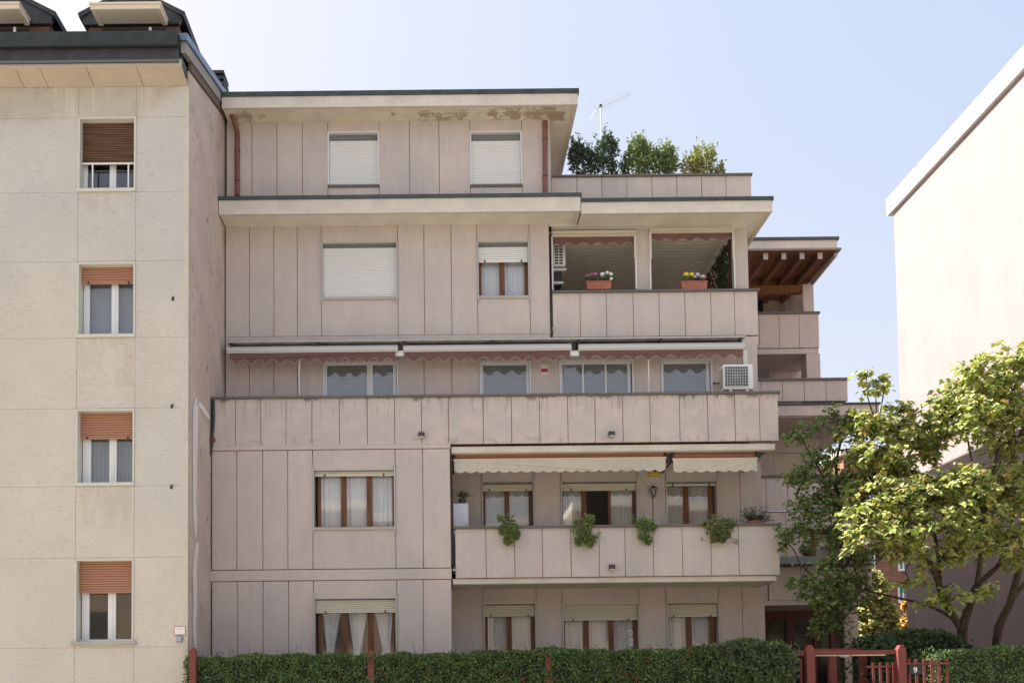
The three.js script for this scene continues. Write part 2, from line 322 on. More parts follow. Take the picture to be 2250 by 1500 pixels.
// ---------------------------------------------------------------- ground
const asphaltTex = tex(512, 512, (x, y) => { const k = 0.8 + 0.4 * (fbm(x, y, 90, 90, 111, 3) - 0.5) + 0.25 * (fbm(x, y, 4, 4, 121, 4) - 0.5); return [k, k, k]; }, { size: 4 });
structure('ground', box(-260, 260, -0.4, -0.004, -330, 200), std(0.16, 0.15, 0.11, { map: asphaltTex }));
structure('road', box(-120, 120, -0.1, 0, -16.2, -3.2), std(0.36, 0.335, 0.30, { map: asphaltTex }));
structure('pavement', [box(-120, 120, -0.1, 0.12, -19.7, -16.2), box(-120, 120, -0.1, 0.12, -3.2, 5.2)], std(0.56, 0.52, 0.46, { map: asphaltTex }));
structure('yard_paving', box(-5.0, 15.9, -0.1, 0.1, -40, -19.7), std(0.20, 0.19, 0.13, { map: asphaltTex }));  // unseen yard paving, toned pale to bounce light onto the soffits

// ================================================================ left building (cream render)
{
  const x1 = xSide, x0 = x1 - 8.5, TW = 8.5, TH = 15;
  const dark = new Float32Array(1024 * 2048);
  for (let i = 0; i < 11000; i++) {
    const px = rnd(), py = rnd(), dens = fbm(px, py, 6, 12, 131, 3); if (rnd() > (dens - 0.3) * 2.2) continue;
    const cx = px * 1024, cy = py * 2048, L = rr(2, 9), t = rr(0.2, 0.7), a = rr(0.04, 0.22), sl = rr(-0.05, 0.05);
    for (let k = -L; k <= L; k++) for (let q = -2; q <= 2; q++) { const X = Math.round(cx + k) & 1023, Y = Math.round(cy + q + k * sl) & 2047, f = Math.max(0, 1 - Math.abs(q) / (t + 0.8)) * (1 - Math.abs(k) / L * 0.7); dark[Y * 1024 + X] = Math.max(dark[Y * 1024 + X], a * f); }
  }
  const yOf = v => PY(230, v, dL), xOf = u => PX(u, 300, dL);
  const st = [[742, 848], [1066, 1160], [420, 470]].map(([a, b]) => [yOf(b), yOf(a)]), sx0 = xOf(172), sx1 = xOf(292);
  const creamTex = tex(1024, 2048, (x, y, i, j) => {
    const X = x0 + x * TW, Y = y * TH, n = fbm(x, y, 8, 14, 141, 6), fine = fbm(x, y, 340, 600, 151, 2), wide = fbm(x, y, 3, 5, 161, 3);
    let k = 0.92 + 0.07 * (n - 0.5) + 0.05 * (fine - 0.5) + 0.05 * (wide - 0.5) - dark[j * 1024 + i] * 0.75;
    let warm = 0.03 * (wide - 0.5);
    // grime below the sills; a darker mottled band under the eaves; ragged outlines
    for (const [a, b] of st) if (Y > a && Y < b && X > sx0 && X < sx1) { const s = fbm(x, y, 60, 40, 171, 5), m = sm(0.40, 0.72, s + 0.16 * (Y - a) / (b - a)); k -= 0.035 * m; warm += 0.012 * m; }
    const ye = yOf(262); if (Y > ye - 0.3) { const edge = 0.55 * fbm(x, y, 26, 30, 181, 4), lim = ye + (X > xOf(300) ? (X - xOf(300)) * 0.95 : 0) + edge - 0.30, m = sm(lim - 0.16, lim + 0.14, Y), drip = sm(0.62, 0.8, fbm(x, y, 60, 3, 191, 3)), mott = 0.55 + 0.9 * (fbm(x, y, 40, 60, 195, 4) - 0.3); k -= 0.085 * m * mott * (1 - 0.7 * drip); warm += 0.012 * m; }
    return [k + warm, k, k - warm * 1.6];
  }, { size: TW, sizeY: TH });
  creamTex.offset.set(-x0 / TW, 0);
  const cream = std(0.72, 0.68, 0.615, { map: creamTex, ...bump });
  const b = thing('apartment_building', 'cream rendered apartment block with brown roller shutters and dark roof dormers', 'building', V(-9.4, 0, -dL - 4));
  const us = [-20, 168, 296, 413], vs = [191, 258, 422, 574, 742, 897, 1068, 1225, 1422, 1545];
  const xs = us.map(u => PX(u, 750, dL)); xs[0] = x0; xs[3] = x1;
  const ys = vs.map(v => PY(230, v, dL)); ys[9] = 0.0;
  const specs = { 1: { v0: 258, v1: 420, shutter: 353, shutterMat: M.shutterBrown, bars: [[171, 183], [232, 246], [285, 293]], railing: true }, 3: { v0: 577, v1: 740, shutter: 617, shutterMat: M.shutterOrange, stops: true, bars: [[174, 187], [236, 251], [284, 293]], curtain: 'paper' }, 5: { v0: 899, v1: 1066, shutter: 960, shutterMat: M.shutterOrange, stops: true, bars: [[172, 190], [231, 247], [283, 293]], curtain: 'net' }, 7: { v0: 1228, v1: 1415, shutter: 1301, shutterMat: M.shutterOrange, bars: [[170, 186], [228, 245], [283, 292]], sillOver: 0.06, sillOut: 0.07, sillMat: M.stone } };
  const backs = [];
  for (let r = 0; r < 9; r++) for (let c = 0; c < 3; c++) {
    const g = 0.003, sp = c === 1 && specs[r];
    if (sp) {
      const wy1 = PY(230, sp.v0, dL), wy0 = PY(230, sp.v1, dL);
      const win = makeWindow(b, xs[1] + 0.004, xs[2] - 0.004, wy0, wy1, -dL, { frame: M.whiteFrame, trim: M.creamFrame, sillMat: M.creamFrame, deep: 0.24, shutterDeep: 0.16, proud: 0.02, pitch: 0.05, ...sp, u0: 168, u1: 296, room: M.roomDark });
      if (sp.railing) {
        const yr = PY(230, 354, dL), z = -dL - 0.08;
        mesh('railing', [box(xs[1] + 0.05, xs[2] - 0.04, yr - 0.02, yr + 0.012, z - 0.02, z), box(PX(198, 380, dL), PX(201, 380, dL), wy0 + 0.05, yr, z - 0.018, z - 0.002), box(PX(277, 380, dL), PX(280, 380, dL), wy0 + 0.05, yr, z - 0.018, z - 0.002)], M.whiteFrame, win);
      }
      backs.push(box(xs[1], xs[2], ys[r + 1], Math.max(ys[r + 1] + 0.01, wy0), -dL - 0.3, -dL - 0.01), box(xs[1], xs[2], Math.min(ys[r] - 0.005, wy1), ys[r], -dL - 0.3, -dL - 0.01));
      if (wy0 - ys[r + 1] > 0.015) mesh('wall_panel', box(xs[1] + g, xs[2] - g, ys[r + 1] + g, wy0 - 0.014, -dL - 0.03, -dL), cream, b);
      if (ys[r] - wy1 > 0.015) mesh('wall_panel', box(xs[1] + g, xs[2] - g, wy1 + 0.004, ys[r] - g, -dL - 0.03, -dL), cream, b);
      continue;
    }
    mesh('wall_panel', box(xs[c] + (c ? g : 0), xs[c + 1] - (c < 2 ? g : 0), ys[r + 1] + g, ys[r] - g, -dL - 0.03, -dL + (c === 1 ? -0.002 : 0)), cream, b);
    backs.push(box(xs[c] + 0.01, xs[c + 1] - 0.01, ys[r + 1], ys[r], -dL - 0.3, -dL - 0.01));
  }
  mesh('joint_filler', backs, std(0.60, 0.54, 0.46), b);
  // flank: rough pinkish render, pitted
  const pitTex = tex(1024, 1024, (x, y) => { const n = fbm(x, y, 6, 6, 201, 5), p = sm(0.66, 0.74, fbm(x, y, 44, 22, 211, 3)) * sm(0.42, 0.6, fbm(x, y, 5, 4, 221, 3)), k = 0.92 + 0.16 * (n - 0.5) - 0.15 * p + 0.06 * (fbm(x, y, 200, 200, 231, 2) - 0.5); return [k, k * (1 - 0.03 * p), k * (1 - 0.05 * p)]; }, { size: 3.4 });
  const roofZ0 = -19.75, yEave = PY(300, 84, 19.9), pt = onSide(489, 206), slope = (pt.y - yEave) / (roofZ0 - pt.z), ridgeZ = -26, yr = z => yEave + (roofZ0 - z) * slope;
  const flank = [[-dL - 0.031, 0], [-dL - 0.031, yr(-dL) - 0.55], [ridgeZ, yr(ridgeZ) - 0.55], [-32, yr(ridgeZ) - 2.0], [-32, 0]];
  mesh('flank_wall', prismX(flank, x1 - 0.3, x1 - 0.006), std(0.68, 0.56, 0.485, { map: pitTex, ...bump }), b);
  mesh('corner_trim', box(x1 - 0.09, x1 + 0.002, 0, ys[0], -dL - 0.034, -dL + 0.005), std(0.71, 0.67, 0.57, { map: concreteTex }), b);
  // plaster filler running up the flank
  const strip = (pts) => {
    const pos = []; const L = pts.map(([u, v, w]) => onSide(u - w, v, x1 + 0.004)), R = pts.map(([u, v, w]) => onSide(u + w, v + (w > 7 ? 0 : 0), x1 + 0.004));
    for (let i = 0; i + 1 < L.length; i++) for (const q of [L[i], L[i + 1], R[i], R[i], L[i + 1], R[i + 1]]) pos.push(q.x, q.y, q.z);
    const g = new THREE.BufferGeometry(); g.setAttribute('position', new THREE.Float32BufferAttribute(pos, 3)); g.setAttribute('uv', new THREE.Float32BufferAttribute(pos.flatMap((_, i) => i % 3 === 0 ? [pos[i + 2], pos[i + 1]] : []), 2)); g.computeVertexNormals(); return g;
  };
  const filler = std(0.86, 0.85, 0.83, { map: concreteTex, side: THREE.DoubleSide });
  mesh('filler_strip', strip([[431, 874, 2], [430, 890, 5.5], [428.5, 930, 6], [428, 990, 5], [427.5, 1060, 4.5], [427, 1100, 4], [428.5, 1140, 4], [430, 1180, 1.5]]), filler, b);
  mesh('filler_strip', strip([[433, 1192, 3], [430, 1215, 4.5], [427, 1260, 4.5], [428.5, 1320, 4], [426.5, 1370, 4], [429, 1440, 3]]), filler, b);
  mesh('filler_strip', strip([[436, 884, 5], [445, 897, 5], [453, 909, 4.5], [460, 920, 3]]), filler, b);
  // eaves
  const yS = ys[0], zE = -19.9, ySf = PY(230, 146, 19.9);
  const sofG = g => prismX([[-dL - 0.02, yS], [zE, ySf], [zE, ySf + 0.03], [-dL - 0.02, yS + 0.05]], g[0], g[1]);
  const sofM = std(0.60, 0.51, 0.40, { map: concreteTex }); const su = [x0, PX(40, 170, 20.1), PX(93, 170, 20.1), PX(195, 170, 20.1), PX(305, 170, 20.1), x1 - 0.02];
  for (let i = 0; i + 1 < su.length; i++) mesh('soffit_board', sofG([su[i] + 0.006, su[i + 1] - 0.006]), sofM, b);
  mesh('eaves_edge', box(x0, x1 - 0.03, ySf, PY(230, 131, 19.9), zE - 0.06, zE + 0.004), std(0.62, 0.57, 0.46, { map: concreteTex }), b);
  mesh('eaves_core', box(x0, x1 - 0.04, Math.max(yS, ySf) + 0.06, PY(230, 131, 19.9) + 0.12, -dL - 0.3, zE - 0.061), M.roofMetal, b);
  const gy1 = PY(230, 75, 19.78), gy0 = PY(230, 131, 19.78), gm = (gy0 + gy1) / 2, zg = -19.78;
  const ga = []; for (let i = 0; i <= 12; i++) { const t = Math.PI * i / 12; ga.push([zg - 0.02 + 0.11 * Math.cos(t), gm + 0.14 - 0.13 * Math.sin(t)]); }
  mesh('gutter', prismX([[zg + 0.10, gy1], ...ga, [zg - 0.13, gy1]], x0, x1 - 0.06), std(0.045, 0.06, 0.064, { roughness: 0.4, metalness: 0.4, map: metalTex }), b);
  mesh('fascia_board', box(x0, x1 - 0.07, gy0, gm + 0.02, zg - 0.14, zg - 0.075), std(0.062, 0.056, 0.064, { roughness: 0.6, map: metalTex }), b);
  mesh('drip_edge', box(x0, x1 - 0.06, gy0 - 0.012, gy0 + 0.035, zg - 0.074, zg - 0.055), std(0.12, 0.14, 0.15, { roughness: 0.4 }), b);
  // roof plane and its verge along the flank
  const roofTop = prismX([[roofZ0, yEave - 0.02], [ridgeZ, yr(ridgeZ)], [-32, yr(ridgeZ) - 1.5], [-32, yr(ridgeZ) - 1.65], [ridgeZ, yr(ridgeZ) - 0.15], [roofZ0 - 0.1, yEave - 0.14]], x0, x1 - 0.05);
  const roof = sub('roof', b, V(x1 - 3, yEave, -22)); mesh('roof_sheet', roofTop, M.roofMetal, roof);
  const vb = (o0, o1, xa, xb, mat, nm, z0 = roofZ0 - 0.12) => mesh(nm, prismX([[z0, yr(z0) + o1], [ridgeZ, yr(ridgeZ) + o1], [ridgeZ, yr(ridgeZ) + o0], [z0, yr(z0) + o0]], xa, xb), mat, roof);
  vb(-0.10, 0.05, x1 - 0.06, x1 + 0.10, M.roofBlue, 'verge_cap');
  vb(-0.34, -0.102, x1 - 0.05, x1 + 0.055, std(0.36, 0.35, 0.34, { map: concreteTex }), 'verge_board', roofZ0 - 0.2);
  for (let z = -dL - 0.15; z > -24.4; z -= 0.13) mesh('verge_brick', box(x1 - 0.04, x1 + 0.03, yr(z) - 0.53, yr(z) - 0.36, z - 0.055, z + 0.055), std(0.19, 0.13, 0.10, { map: concreteTex }), roof);
  // dormers
  const dormer = (uL, uR, uH0, uH1) => {
    const dd = 20.62, dz = -dd, g = sub('dormer', b, at((uL + uR) / 2, 75, dd));
    const pl = at(uL, 45, dd), pr = at(uR, 42, dd), ap = V((pl.x + pr.x) / 2, (pl.y + pr.y) / 2 + (pr.x - pl.x) * 0.27, dz), zb = -24.3;
    const yb = yr(dz) - 0.25, face = std(0.17, 0.10, 0.085, { map: concreteTex });
    mesh('front_wall', poly([[pl.x + 0.16, yb], [pr.x - 0.16, yb], [pr.x - 0.16, pr.y - 0.06], [ap.x, ap.y - 0.12], [pl.x + 0.16, pl.y - 0.06]], zb, dz), face, g);
    const rm = M.roofMetal, t = 0.07;
    mesh('dormer_roof', poly([[pl.x, pl.y - 0.03], [ap.x, ap.y], [ap.x, ap.y + t], [pl.x - 0.03, pl.y + t]], zb, dz + 0.14), rm, g);
    mesh('dormer_roof', poly([[pr.x, pr.y - 0.03], [pr.x + 0.03, pr.y + t], [ap.x, ap.y + t + 0.001], [ap.x, ap.y]], zb, dz + 0.14), rm, g);
    mesh('gable_cladding', poly([[pl.x + 0.1, pl.y - 0.16], [pr.x - 0.1, pr.y - 0.16], [pr.x - 0.04, pr.y + 0.0], [ap.x, ap.y - 0.01], [pl.x + 0.04, pl.y + 0.0]], dz + 0.002, dz + 0.1), rm, g);
    const h0 = at(uH0, 57, 20.5), h1 = at(uH1, 56, 20.5), hf = -19.98, fy = h0.y;
    mesh('hood_frame', [box(h0.x, h0.x + 0.1, fy, fy + 0.09, -20.5, hf), box(h1.x - 0.1, h1.x, fy, fy + 0.09, -20.5, hf), box(h0.x + 0.1, h1.x - 0.1, fy, fy + 0.09, hf - 0.07, hf), box(h0.x - 0.02, h1.x + 0.02, fy + 0.092, fy + 0.13, -20.5, hf + 0.03)], std(0.74, 0.67, 0.53), g);
    mesh('hood_panel', box(h0.x + 0.1, h1.x - 0.1, fy + 0.035, fy + 0.07, -20.49, hf - 0.07), std(0.72, 0.68, 0.58), g);
    mesh('roof_window', box(h0.x + 0.05, h1.x - 0.05, yb + 0.02, fy - 0.02, dz + 0.002, dz + 0.05), std(0.045, 0.04, 0.04, { roughness: 0.25 }), g);
    mesh('vent_pipe', bar(at((uH0 + uH1 * 3) / 4, 76, 20.2), at((uH0 + uH1 * 3) / 4, 61, 20.2), 0.03), M.creamFrame, g);
  };
  dormer(178, 406, 217, 367); dormer(-104, 124, -66, 64);
  // chimney behind the verge
  const c0 = at(462, 150, 25.2), c1 = at(492, 208, 25.2), ch = sub('chimney', roof, V((c0.x + c1.x) / 2, c1.y, -25.2));
  mesh('shaft', box(c0.x, c1.x - 0.03, c1.y - 0.5, c1.y + 0.06, -25.7, -25.2), face2(), roof);
  for (let i = 0; i < 4; i++) mesh('chimney_louvre', box(c0.x - 0.02, c1.x, c1.y + 0.1 + i * 0.15, c1.y + 0.18 + i * 0.15, -25.75, -25.15), M.roofMetal, roof);
  roof.remove(ch);
  function face2() { return std(0.20, 0.15, 0.13, { map: concreteTex }); }
  mesh('building_core', box(x0, x1 - 0.35, 0, yS - 0.1, -31.5, -dL - 3.1), M.roomDark, b);
}
// fittings on the cream wall
for (const [u, v, l] of [[379, 657, 'rusty iron wall hook beside the second window from the eaves'], [377, 893, 'rusty iron wall hook level with the top of the third window'], [376, 1070, 'rusty iron wall hook level with the sill of the third window']]) {
  const p = at(u, v, dL), t = thing('wall_hook', l, 'hook', V(p.x, p.y, -dL));
  mesh('plate', new RoundedBoxGeometry(0.05, 0.07, 0.012, 2, 0.005).translate(p.x, p.y, -dL + 0.006), M.iron, t);
  mesh('hook', tube([V(p.x, p.y, -dL + 0.01), V(p.x + 0.01, p.y + 0.01, -dL + 0.05), V(p.x + 0.03, p.y + 0.035, -dL + 0.06), V(p.x + 0.04, p.y + 0.01, -dL + 0.05)], 0.01), M.iron, t);
}
{
  const r = rect(382, 1375, 408, 1395, dL), t = thing('notice_plate', 'small white notice plate with red border on cream wall corner', 'sign', V((r.x0 + r.x1) / 2, r.y0, -dL));
  mesh('border', box(r.x0, r.x1, r.y0, r.y1, -dL, -dL + 0.012), std(0.42, 0.16, 0.13), t);
  const cv = document.createElement('canvas'); cv.width = 128; cv.height = 96; const c = cv.getContext('2d'); c.fillStyle = '#efeae2'; c.fillRect(0, 0, 128, 96); c.fillStyle = '#a9a79f';
  for (const [x, y, w] of [[26, 22, 22], [54, 24, 30], [88, 22, 14], [56, 58, 10]]) c.fillRect(x, y, w, 9);
  const ct = new THREE.CanvasTexture(cv); ct.colorSpace = THREE.SRGBColorSpace;
  mesh('plate', new THREE.PlaneGeometry(r.x1 - r.x0 - 0.03, r.y1 - r.y0 - 0.03).translate((r.x0 + r.x1) / 2, (r.y0 + r.y1) / 2, -dL + 0.0135), std(1, 1, 1, { map: ct }), t);
  const q = rect(388, 1397, 401, 1411, dL), m = thing('junction_box', 'small blue grey junction box below the notice plate', 'box', V((q.x0 + q.x1) / 2, q.y0, -dL));
  mesh('case', new RoundedBoxGeometry(q.x1 - q.x0, q.y1 - q.y0, 0.06, 2, 0.012).translate((q.x0 + q.x1) / 2, (q.y0 + q.y1) / 2, -dL + 0.03), std(0.30, 0.34, 0.38), m);
  mesh('lid', new RoundedBoxGeometry((q.x1 - q.x0) * 0.7, (q.y1 - q.y0) * 0.7, 0.02, 2, 0.008).translate((q.x0 + q.x1) / 2, (q.y0 + q.y1) / 2, -dL + 0.062), std(0.42, 0.47, 0.52), m);
}

// ================================================================ main building (taupe panels)
const main = thing('apartment_building', 'taupe panelled apartment block with long balconies, scalloped awnings and stepped roof', 'building', V(1.2, 0, -dB - 4));
const xRightB = PX(1665, 690, dB);
{
  // attic storey
  panelWall(main, dB, 262, 436, [[497, 553], [553, 608], [608, 664], [664, 720], [720, 833, { v0: 289, v1: 411, head: 306, shutter: 407, closed: true, sillMat: M.coping, sillOut: 0.03, trim: M.aluWhite }], [833, 900], [900, 965], [965, 1033], [1033, 1147, { v0: 288, v1: 410, head: 306, shutter: 406, closed: true, sillMat: M.coping, sillOut: 0.03, trim: M.aluWhite }], [1147, 1211]]);
  // third floor wall
  const g3 = { guides: true, sillMat: M.stone };
  panelWall(main, dB, 490, 737, [[495, 548], [548, 601.5], [601.5, 653], [653, 706], [706, 874, { v0: 531, v1: 658, head: 542, shutter: 651, closed: true, ...g3 }], [874, 932], [932, 992], [992, 1049], [1049, 1164, { v0: 529, v1: 655, head: 540, shutter: 573, stops: true, bars: [[1053, 1059], [1098, 1110], [1153, 1160]], curtain: 'sheer', ...g3 }], [1164, 1208]]);
  // second floor wall behind the long parapet
  const g2 = { frame: M.aluWhite, trim: M.aluWhite, sill: false, deep: 0.05, proud: 0.03, curtain: 'blind' };
  const s3 = [[495, 548], [548, 601.5], [601.5, 653], [653, 710]];
  panelWall(main, dB, 744, 972, [...s3, [710, 875, { v0: 793, v1: 965, bars: [[712, 718], [806, 819], [864, 871]], ...g2 }], [875, 932], [932, 993], [993, 1055], [1055, 1167, { v0: 793, v1: 965, bars: [[1057, 1063], [1158, 1164]], ...g2 }], [1167, 1230], [1230, 1393, { v0: 791, v1: 965, bars: [[1232, 1238], [1281, 1285], [1331, 1335], [1381, 1388]], ...g2 }], [1393, 1454], [1454, 1566, { v0: 790, v1: 965, bars: [[1456, 1461], [1555, 1562]], ...g2 }], [1566, 1622], [1622, 1667]]);
  const bandY = [PY(850, 745, dB), PY(850, 737, dB)];
  mesh('floor_band', box(PX(495, 740, dB), PX(1208, 740, dB), bandY[0], bandY[1], -dB - 0.24, -dB - 0.004), M.taupe[1], main);
  // first floor and ground floor, projecting block
  const wA = { guides: true, sillMat: M.stone, frame: M.wood };
  panelWall(main, dA, 988, 1250, [[465, 520], [520, 577], [577, 632], [632, 687], [687, 869, { v0: 1030, v1: 1163, head: 1034, shutter: 1044, shutterMat: M.shutterBeige, stops: true, bars: [[696, 703], [747, 760], [804, 817], [861, 865]], curtain: 'sheer', rail: 0.04, ...wA }], [869, 929.5], [929.5, 990]]);
  panelWall(main, dA, 1275, 1580, [[465, 522], [522, 578], [578, 634], [634, 689], [689, 873, { v0: 1312, v1: 1462, head: 1317, shutter: 1345, shutterMat: M.shutterBeige, stops: true, bars: [[697, 705], [749, 762], [807, 820], [863, 870]], curtain: 'tied', frame: M.wood, guides: true }], [873, 931], [931, 993.5]]);
  const xa0 = xSide - 0.2, xa1 = PX(991, 1120, dA);
  for (const [v0, v1, o] of [[974, 988, 0.004], [1250, 1275, -0.003]]) mesh('floor_band', box(xa0, xa1, PY(720, v1, dA) + 0.012, PY(720, v0, dA) - 0.012, -dA - 0.2, -dA + o), M.taupe[0], main);
  mesh('joint_filler', [box(xa0, xa1 - 0.01, PY(720, 1290, dA), PY(720, 1240, dA), -dA - 0.2, -dA - 0.016), box(xa0, xa1 - 0.01, PY(720, 1000, dA), PY(720, 970, dA), -dA - 0.2, -dA - 0.016)], M.groove, main);
  mesh('block_side_wall', box(xa1 - 0.2, xa1 - 0.004, 0, PY(900, 975, dA), -dB - 0.2, -dA - 0.032), M.taupe[2], main);
  // first floor, recessed right part
  const doors = { frame: M.wood, trim: M.alu, shutterMat: M.shutterBeige, guides: true, sill: false, guideLow: 0, guideHigh: 0.14, stops: true };
  panelWall(main, dB, 985, 1282, [[985, 1059], [1059, 1175, { v0: 1056, v1: 1262, head: 1063, shutter: 1077, bars: [[1063, 1068], [1110, 1121], [1164, 1172]], curtain: 'lace', ...doors }], [1175, 1233], [1233, 1403, { v0: 1055, v1: 1262, head: 1061, shutter: 1076, bars: [[1236, 1240], [1281, 1292], [1340, 1346], [1394, 1401]], curtain: 'lace', openPane: 1, ...doors }], [1403, 1464], [1464, 1579, { v0: 1055, v1: 1262, head: 1061, shutter: 1066, bars: [[1466, 1470], [1507, 1519], [1562, 1573]], curtain: 'lace', ...doors }], [1579, 1628], [1628, 1676]]);
  // ground floor, recessed right part
  panelWall(main, dB, 1282, 1575, [[985, 1063], [1063, 1180, { v0: 1324, v1: 1470, head: 1329, shutter: 1353, bars: [[1066, 1073], [1114, 1126], [1168, 1176]], curtain: 'sheer', ...doors }], [1180, 1237], [1237, 1407, { v0: 1325, v1: 1470, head: 1328, shutter: 1362, bars: [[1240, 1244], [1284, 1297], [1340, 1352], [1394, 1403]], curtain: 'sheer', ...doors }], [1407, 1466], [1466, 1583, { v0: 1322, v1: 1470, head: 1327, shutter: 1354, bars: [[1469, 1472], [1512, 1525], [1565, 1576]], curtain: 'sheer', ...doors }], [1583, 1634], [1634, 1684]]);
  // flank wall of the main block (seen edge on) and solid core
  const yTop3 = PY(1500, 470, dB), xr = PX(1680, 1300, dB);
  mesh('flank_wall', box(xr - 0.25, xr - 0.003, 0, PY(1600, 870, dB), -29.5, -dB - 0.032), M.taupe[1], main);
  mesh('building_core', [box(xSide + 0.02, xr - 0.3, 0, PY(1000, 745, dB), -36, -dB - 2.9), box(xSide + 0.02, PX(1206, 600, dB) - 0.02, PY(1000, 745, dB) + 0.01, PY(800, 272, dB), -36, -dB - 2.9)], M.roomDark, main);

  // top cornice with peeling paint
  const peelX0 = PX(487, 240, dE), peelX1 = PX(1270, 240, dE), PL = peelX1 - peelX0;
  const dens = [[505, 555, 0.40], [556, 580, 0.5], [845, 870, 0.38], [915, 1030, 0.52], [1075, 1250, 0.60]].map(([a, b2, k]) => [(a - 487) / 783, (b2 - 487) / 783, k]);
  const peelTex = tex(2048, 192, (x, y) => {
    let k = 0; for (const [a, b2, q] of dens) k = Math.max(k, q * sm(a - 0.012, a + 0.012, x) * (1 - sm(b2 - 0.012, b2 + 0.012, x)));
    const n = 0.62 * fbm(x, y, 46, 4, 241, 6) + 0.38 * fbm(x, y, 300, 40, 245, 3), m = 0.85 * sm(0.74, 0.78, n * 0.95 + k * 0.54 + 0.12 * (y - 0.45)), st = fbm(x, y, 30, 4, 251, 4), b2 = 0.92 + 0.14 * (st - 0.5);
    return m > 0 ? [b2 + (0.70 - b2) * m, b2 * 0.985 + (0.655 - b2) * m, b2 * 0.96 + (0.60 - b2) * m] : [b2, b2 * 0.99, b2 * 0.965];
  }, { size: PL, sizeY: 0.9 }); peelTex.offset.set(-peelX0 / PL, 0.1);
  const cornice = (uL, uR, vTop, vFl, vLip, vWall, wallD, name, { soffitMat = M.soffit, backTo = -34, rightLip = true, d = dE, xL } = {}) => {
    const c = sub(name, main, at((uL + uR) / 2, vWall, wallD)), um = (uL + uR) / 2;
    const x0 = xL ?? PX(uL, vLip, d), x1 = PX(uR, vLip, d), ys2 = PY(um, vWall, wallD), yt = PY(um, vTop, d), yf = PY(um, vFl, d), yl = Math.min(PY(um, vLip, d), ys2 - 0.012);
    mesh('fascia', box(x0, x1, yl, yf, -d - 0.09, -d), M.beige, c);
    mesh('soffit', box(x0 + 0.01, x1 - 0.085, ys2 + 0.012, ys2 + 0.09, -d - 0.72, -d - 0.092), soffitMat, c);
    mesh('soffit', box(x0 + 0.01, x1 - 0.085, ys2 + 0.012, ys2 + 0.09, backTo + 0.3, -d - 0.721), M.soffit, c);
    if (rightLip) mesh('fascia', box(x1 - 0.085, x1 - 0.002, yl + 0.003, yf - 0.003, backTo + 0.25, -d - 0.092), M.beige, c);
    mesh('flashing', box(x0 - 0.01, x1 + 0.03, yf, yt, backTo, -d + 0.03), M.flashing, c);
    mesh('roof_slab', box(x0 + 0.02, x1 - 0.09, ys2 + 0.092, yf - 0.004, backTo + 0.3, -d - 0.094), M.soffit, c);
    return c;
  };
  cornice(487, 1270, 199, 209, 232, 267, dB, 'cornice', { soffitMat: std(0.86, 0.81, 0.71, { map: peelTex }), backTo: -35 });
  cornice(480, 1276, 428, 436, 467, 496, dB, 'cornice', { backTo: -28, rightLip: true, d: dE - 0.05 });
  cornice(1277, 1698, 434, 442, 462, 508, 24.15, 'cornice', { backTo: -30, xL: PX(1277, 450, dE) });
  // soffit over the loggia to the left of the break
  const yLog = PY(1400, 508, 24.15);
  mesh('loggia_ceiling', box(PX(1208, 505, dB), xRightB - 0.55, yLog + 0.0, yLog + 0.06, -28.6, -dB - 0.02), std(0.72, 0.70, 0.64, { map: concreteTex }), main);
  for (let i = 1; i < 24; i++) mesh('ceiling_batten', box(PX(1210, 505, dB), xRightB - 0.56, yLog - 0.012, yLog - 0.001, -24.3 - i * 0.18 - 0.012, -24.3 - i * 0.18), std(0.66, 0.64, 0.58), main);
  mesh('ceiling_beam', box(xRightB - 0.55, xRightB - 0.38, yLog - 0.03, yLog + 0.2, -28.6, -24.35), std(0.66, 0.63, 0.56), main);
  mesh('attic_side_wall', box(PX(1211, 350, dB) - 0.25, PX(1211, 350, dB) - 0.003, yLog, PY(800, 266, dB), -34, -dB - 0.032), M.taupe[0], main);
  mesh('attic_pillar', box(PX(1211, 350, dB) + 0.002, PX(1211, 350, dB) + 0.18, PY(1200, 436, dB), PY(1200, 264, dB), -29.4, -29.1), M.taupe[0], main);
  // loggia
  const yFl = PY(1400, 742, dB), lx0 = PX(1208, 600, dB);
  mesh('loggia_back_wall', box(lx0 - 0.2, xRightB, yFl, yLog, -28.9, -28.62), M.taupe[2], main);
  mesh('loggia_side_wall', box(lx0 - 0.25, lx0 - 0.004, yFl, yLog + 0.02, -28.6, -dB - 0.032), M.taupe[3], main);
  mesh('loggia_floor', box(lx0, xRightB - 0.01, yFl - 0.12, yFl, -28.6, -dB - 0.145), M.tile, main);
  for (const [a, b2] of [[1399, 1428], [1616, 1644]]) mesh('loggia_post', box(PX(a, 570, 24.12), PX(b2, 570, 24.12), yFl, yLog - 0.002, -24.42, -24.12), M.taupe[1], main);
  const pb = parapet(main, [1215, 1275, 1333, 1392, 1449, 1506, 1563, 1615, 1665.5], 642, 738, dB - 0.004, { depth: 4.4, copingH: 0.05 });
  mesh('floor_band', box(lx0 + 0.0, xRightB - 0.005, PY(1440, 757, dB), PY(1440, 740, dB) - 0.01, -dB - 0.3, -dB - 0.008), M.beige, main);
  mesh('loggia_underside', box(lx0, xRightB - 0.02, PY(1440, 757, dB) + 0.01, PY(1440, 740, dB), -28.6, -dB - 0.31), M.soffit, main);
  mesh('gap_bar', bar(V(PX(1212, 680, dB), PY(1212, 722, dB), -dB + 0.01), V(PX(1211, 680, dB), PY(1212, 640, dB), -dB + 0.01), 0.026), M.black, main);  // black upright bar set in the narrow gap by the loggia parapet
  mesh('drain_spout', bar(V(PX(1215, 718, dB), PY(1215, 722, dB), -dB), V(PX(1215, 718, dB), PY(1215, 726, dB), -dB + 0.12), 0.03), M.stone, main);
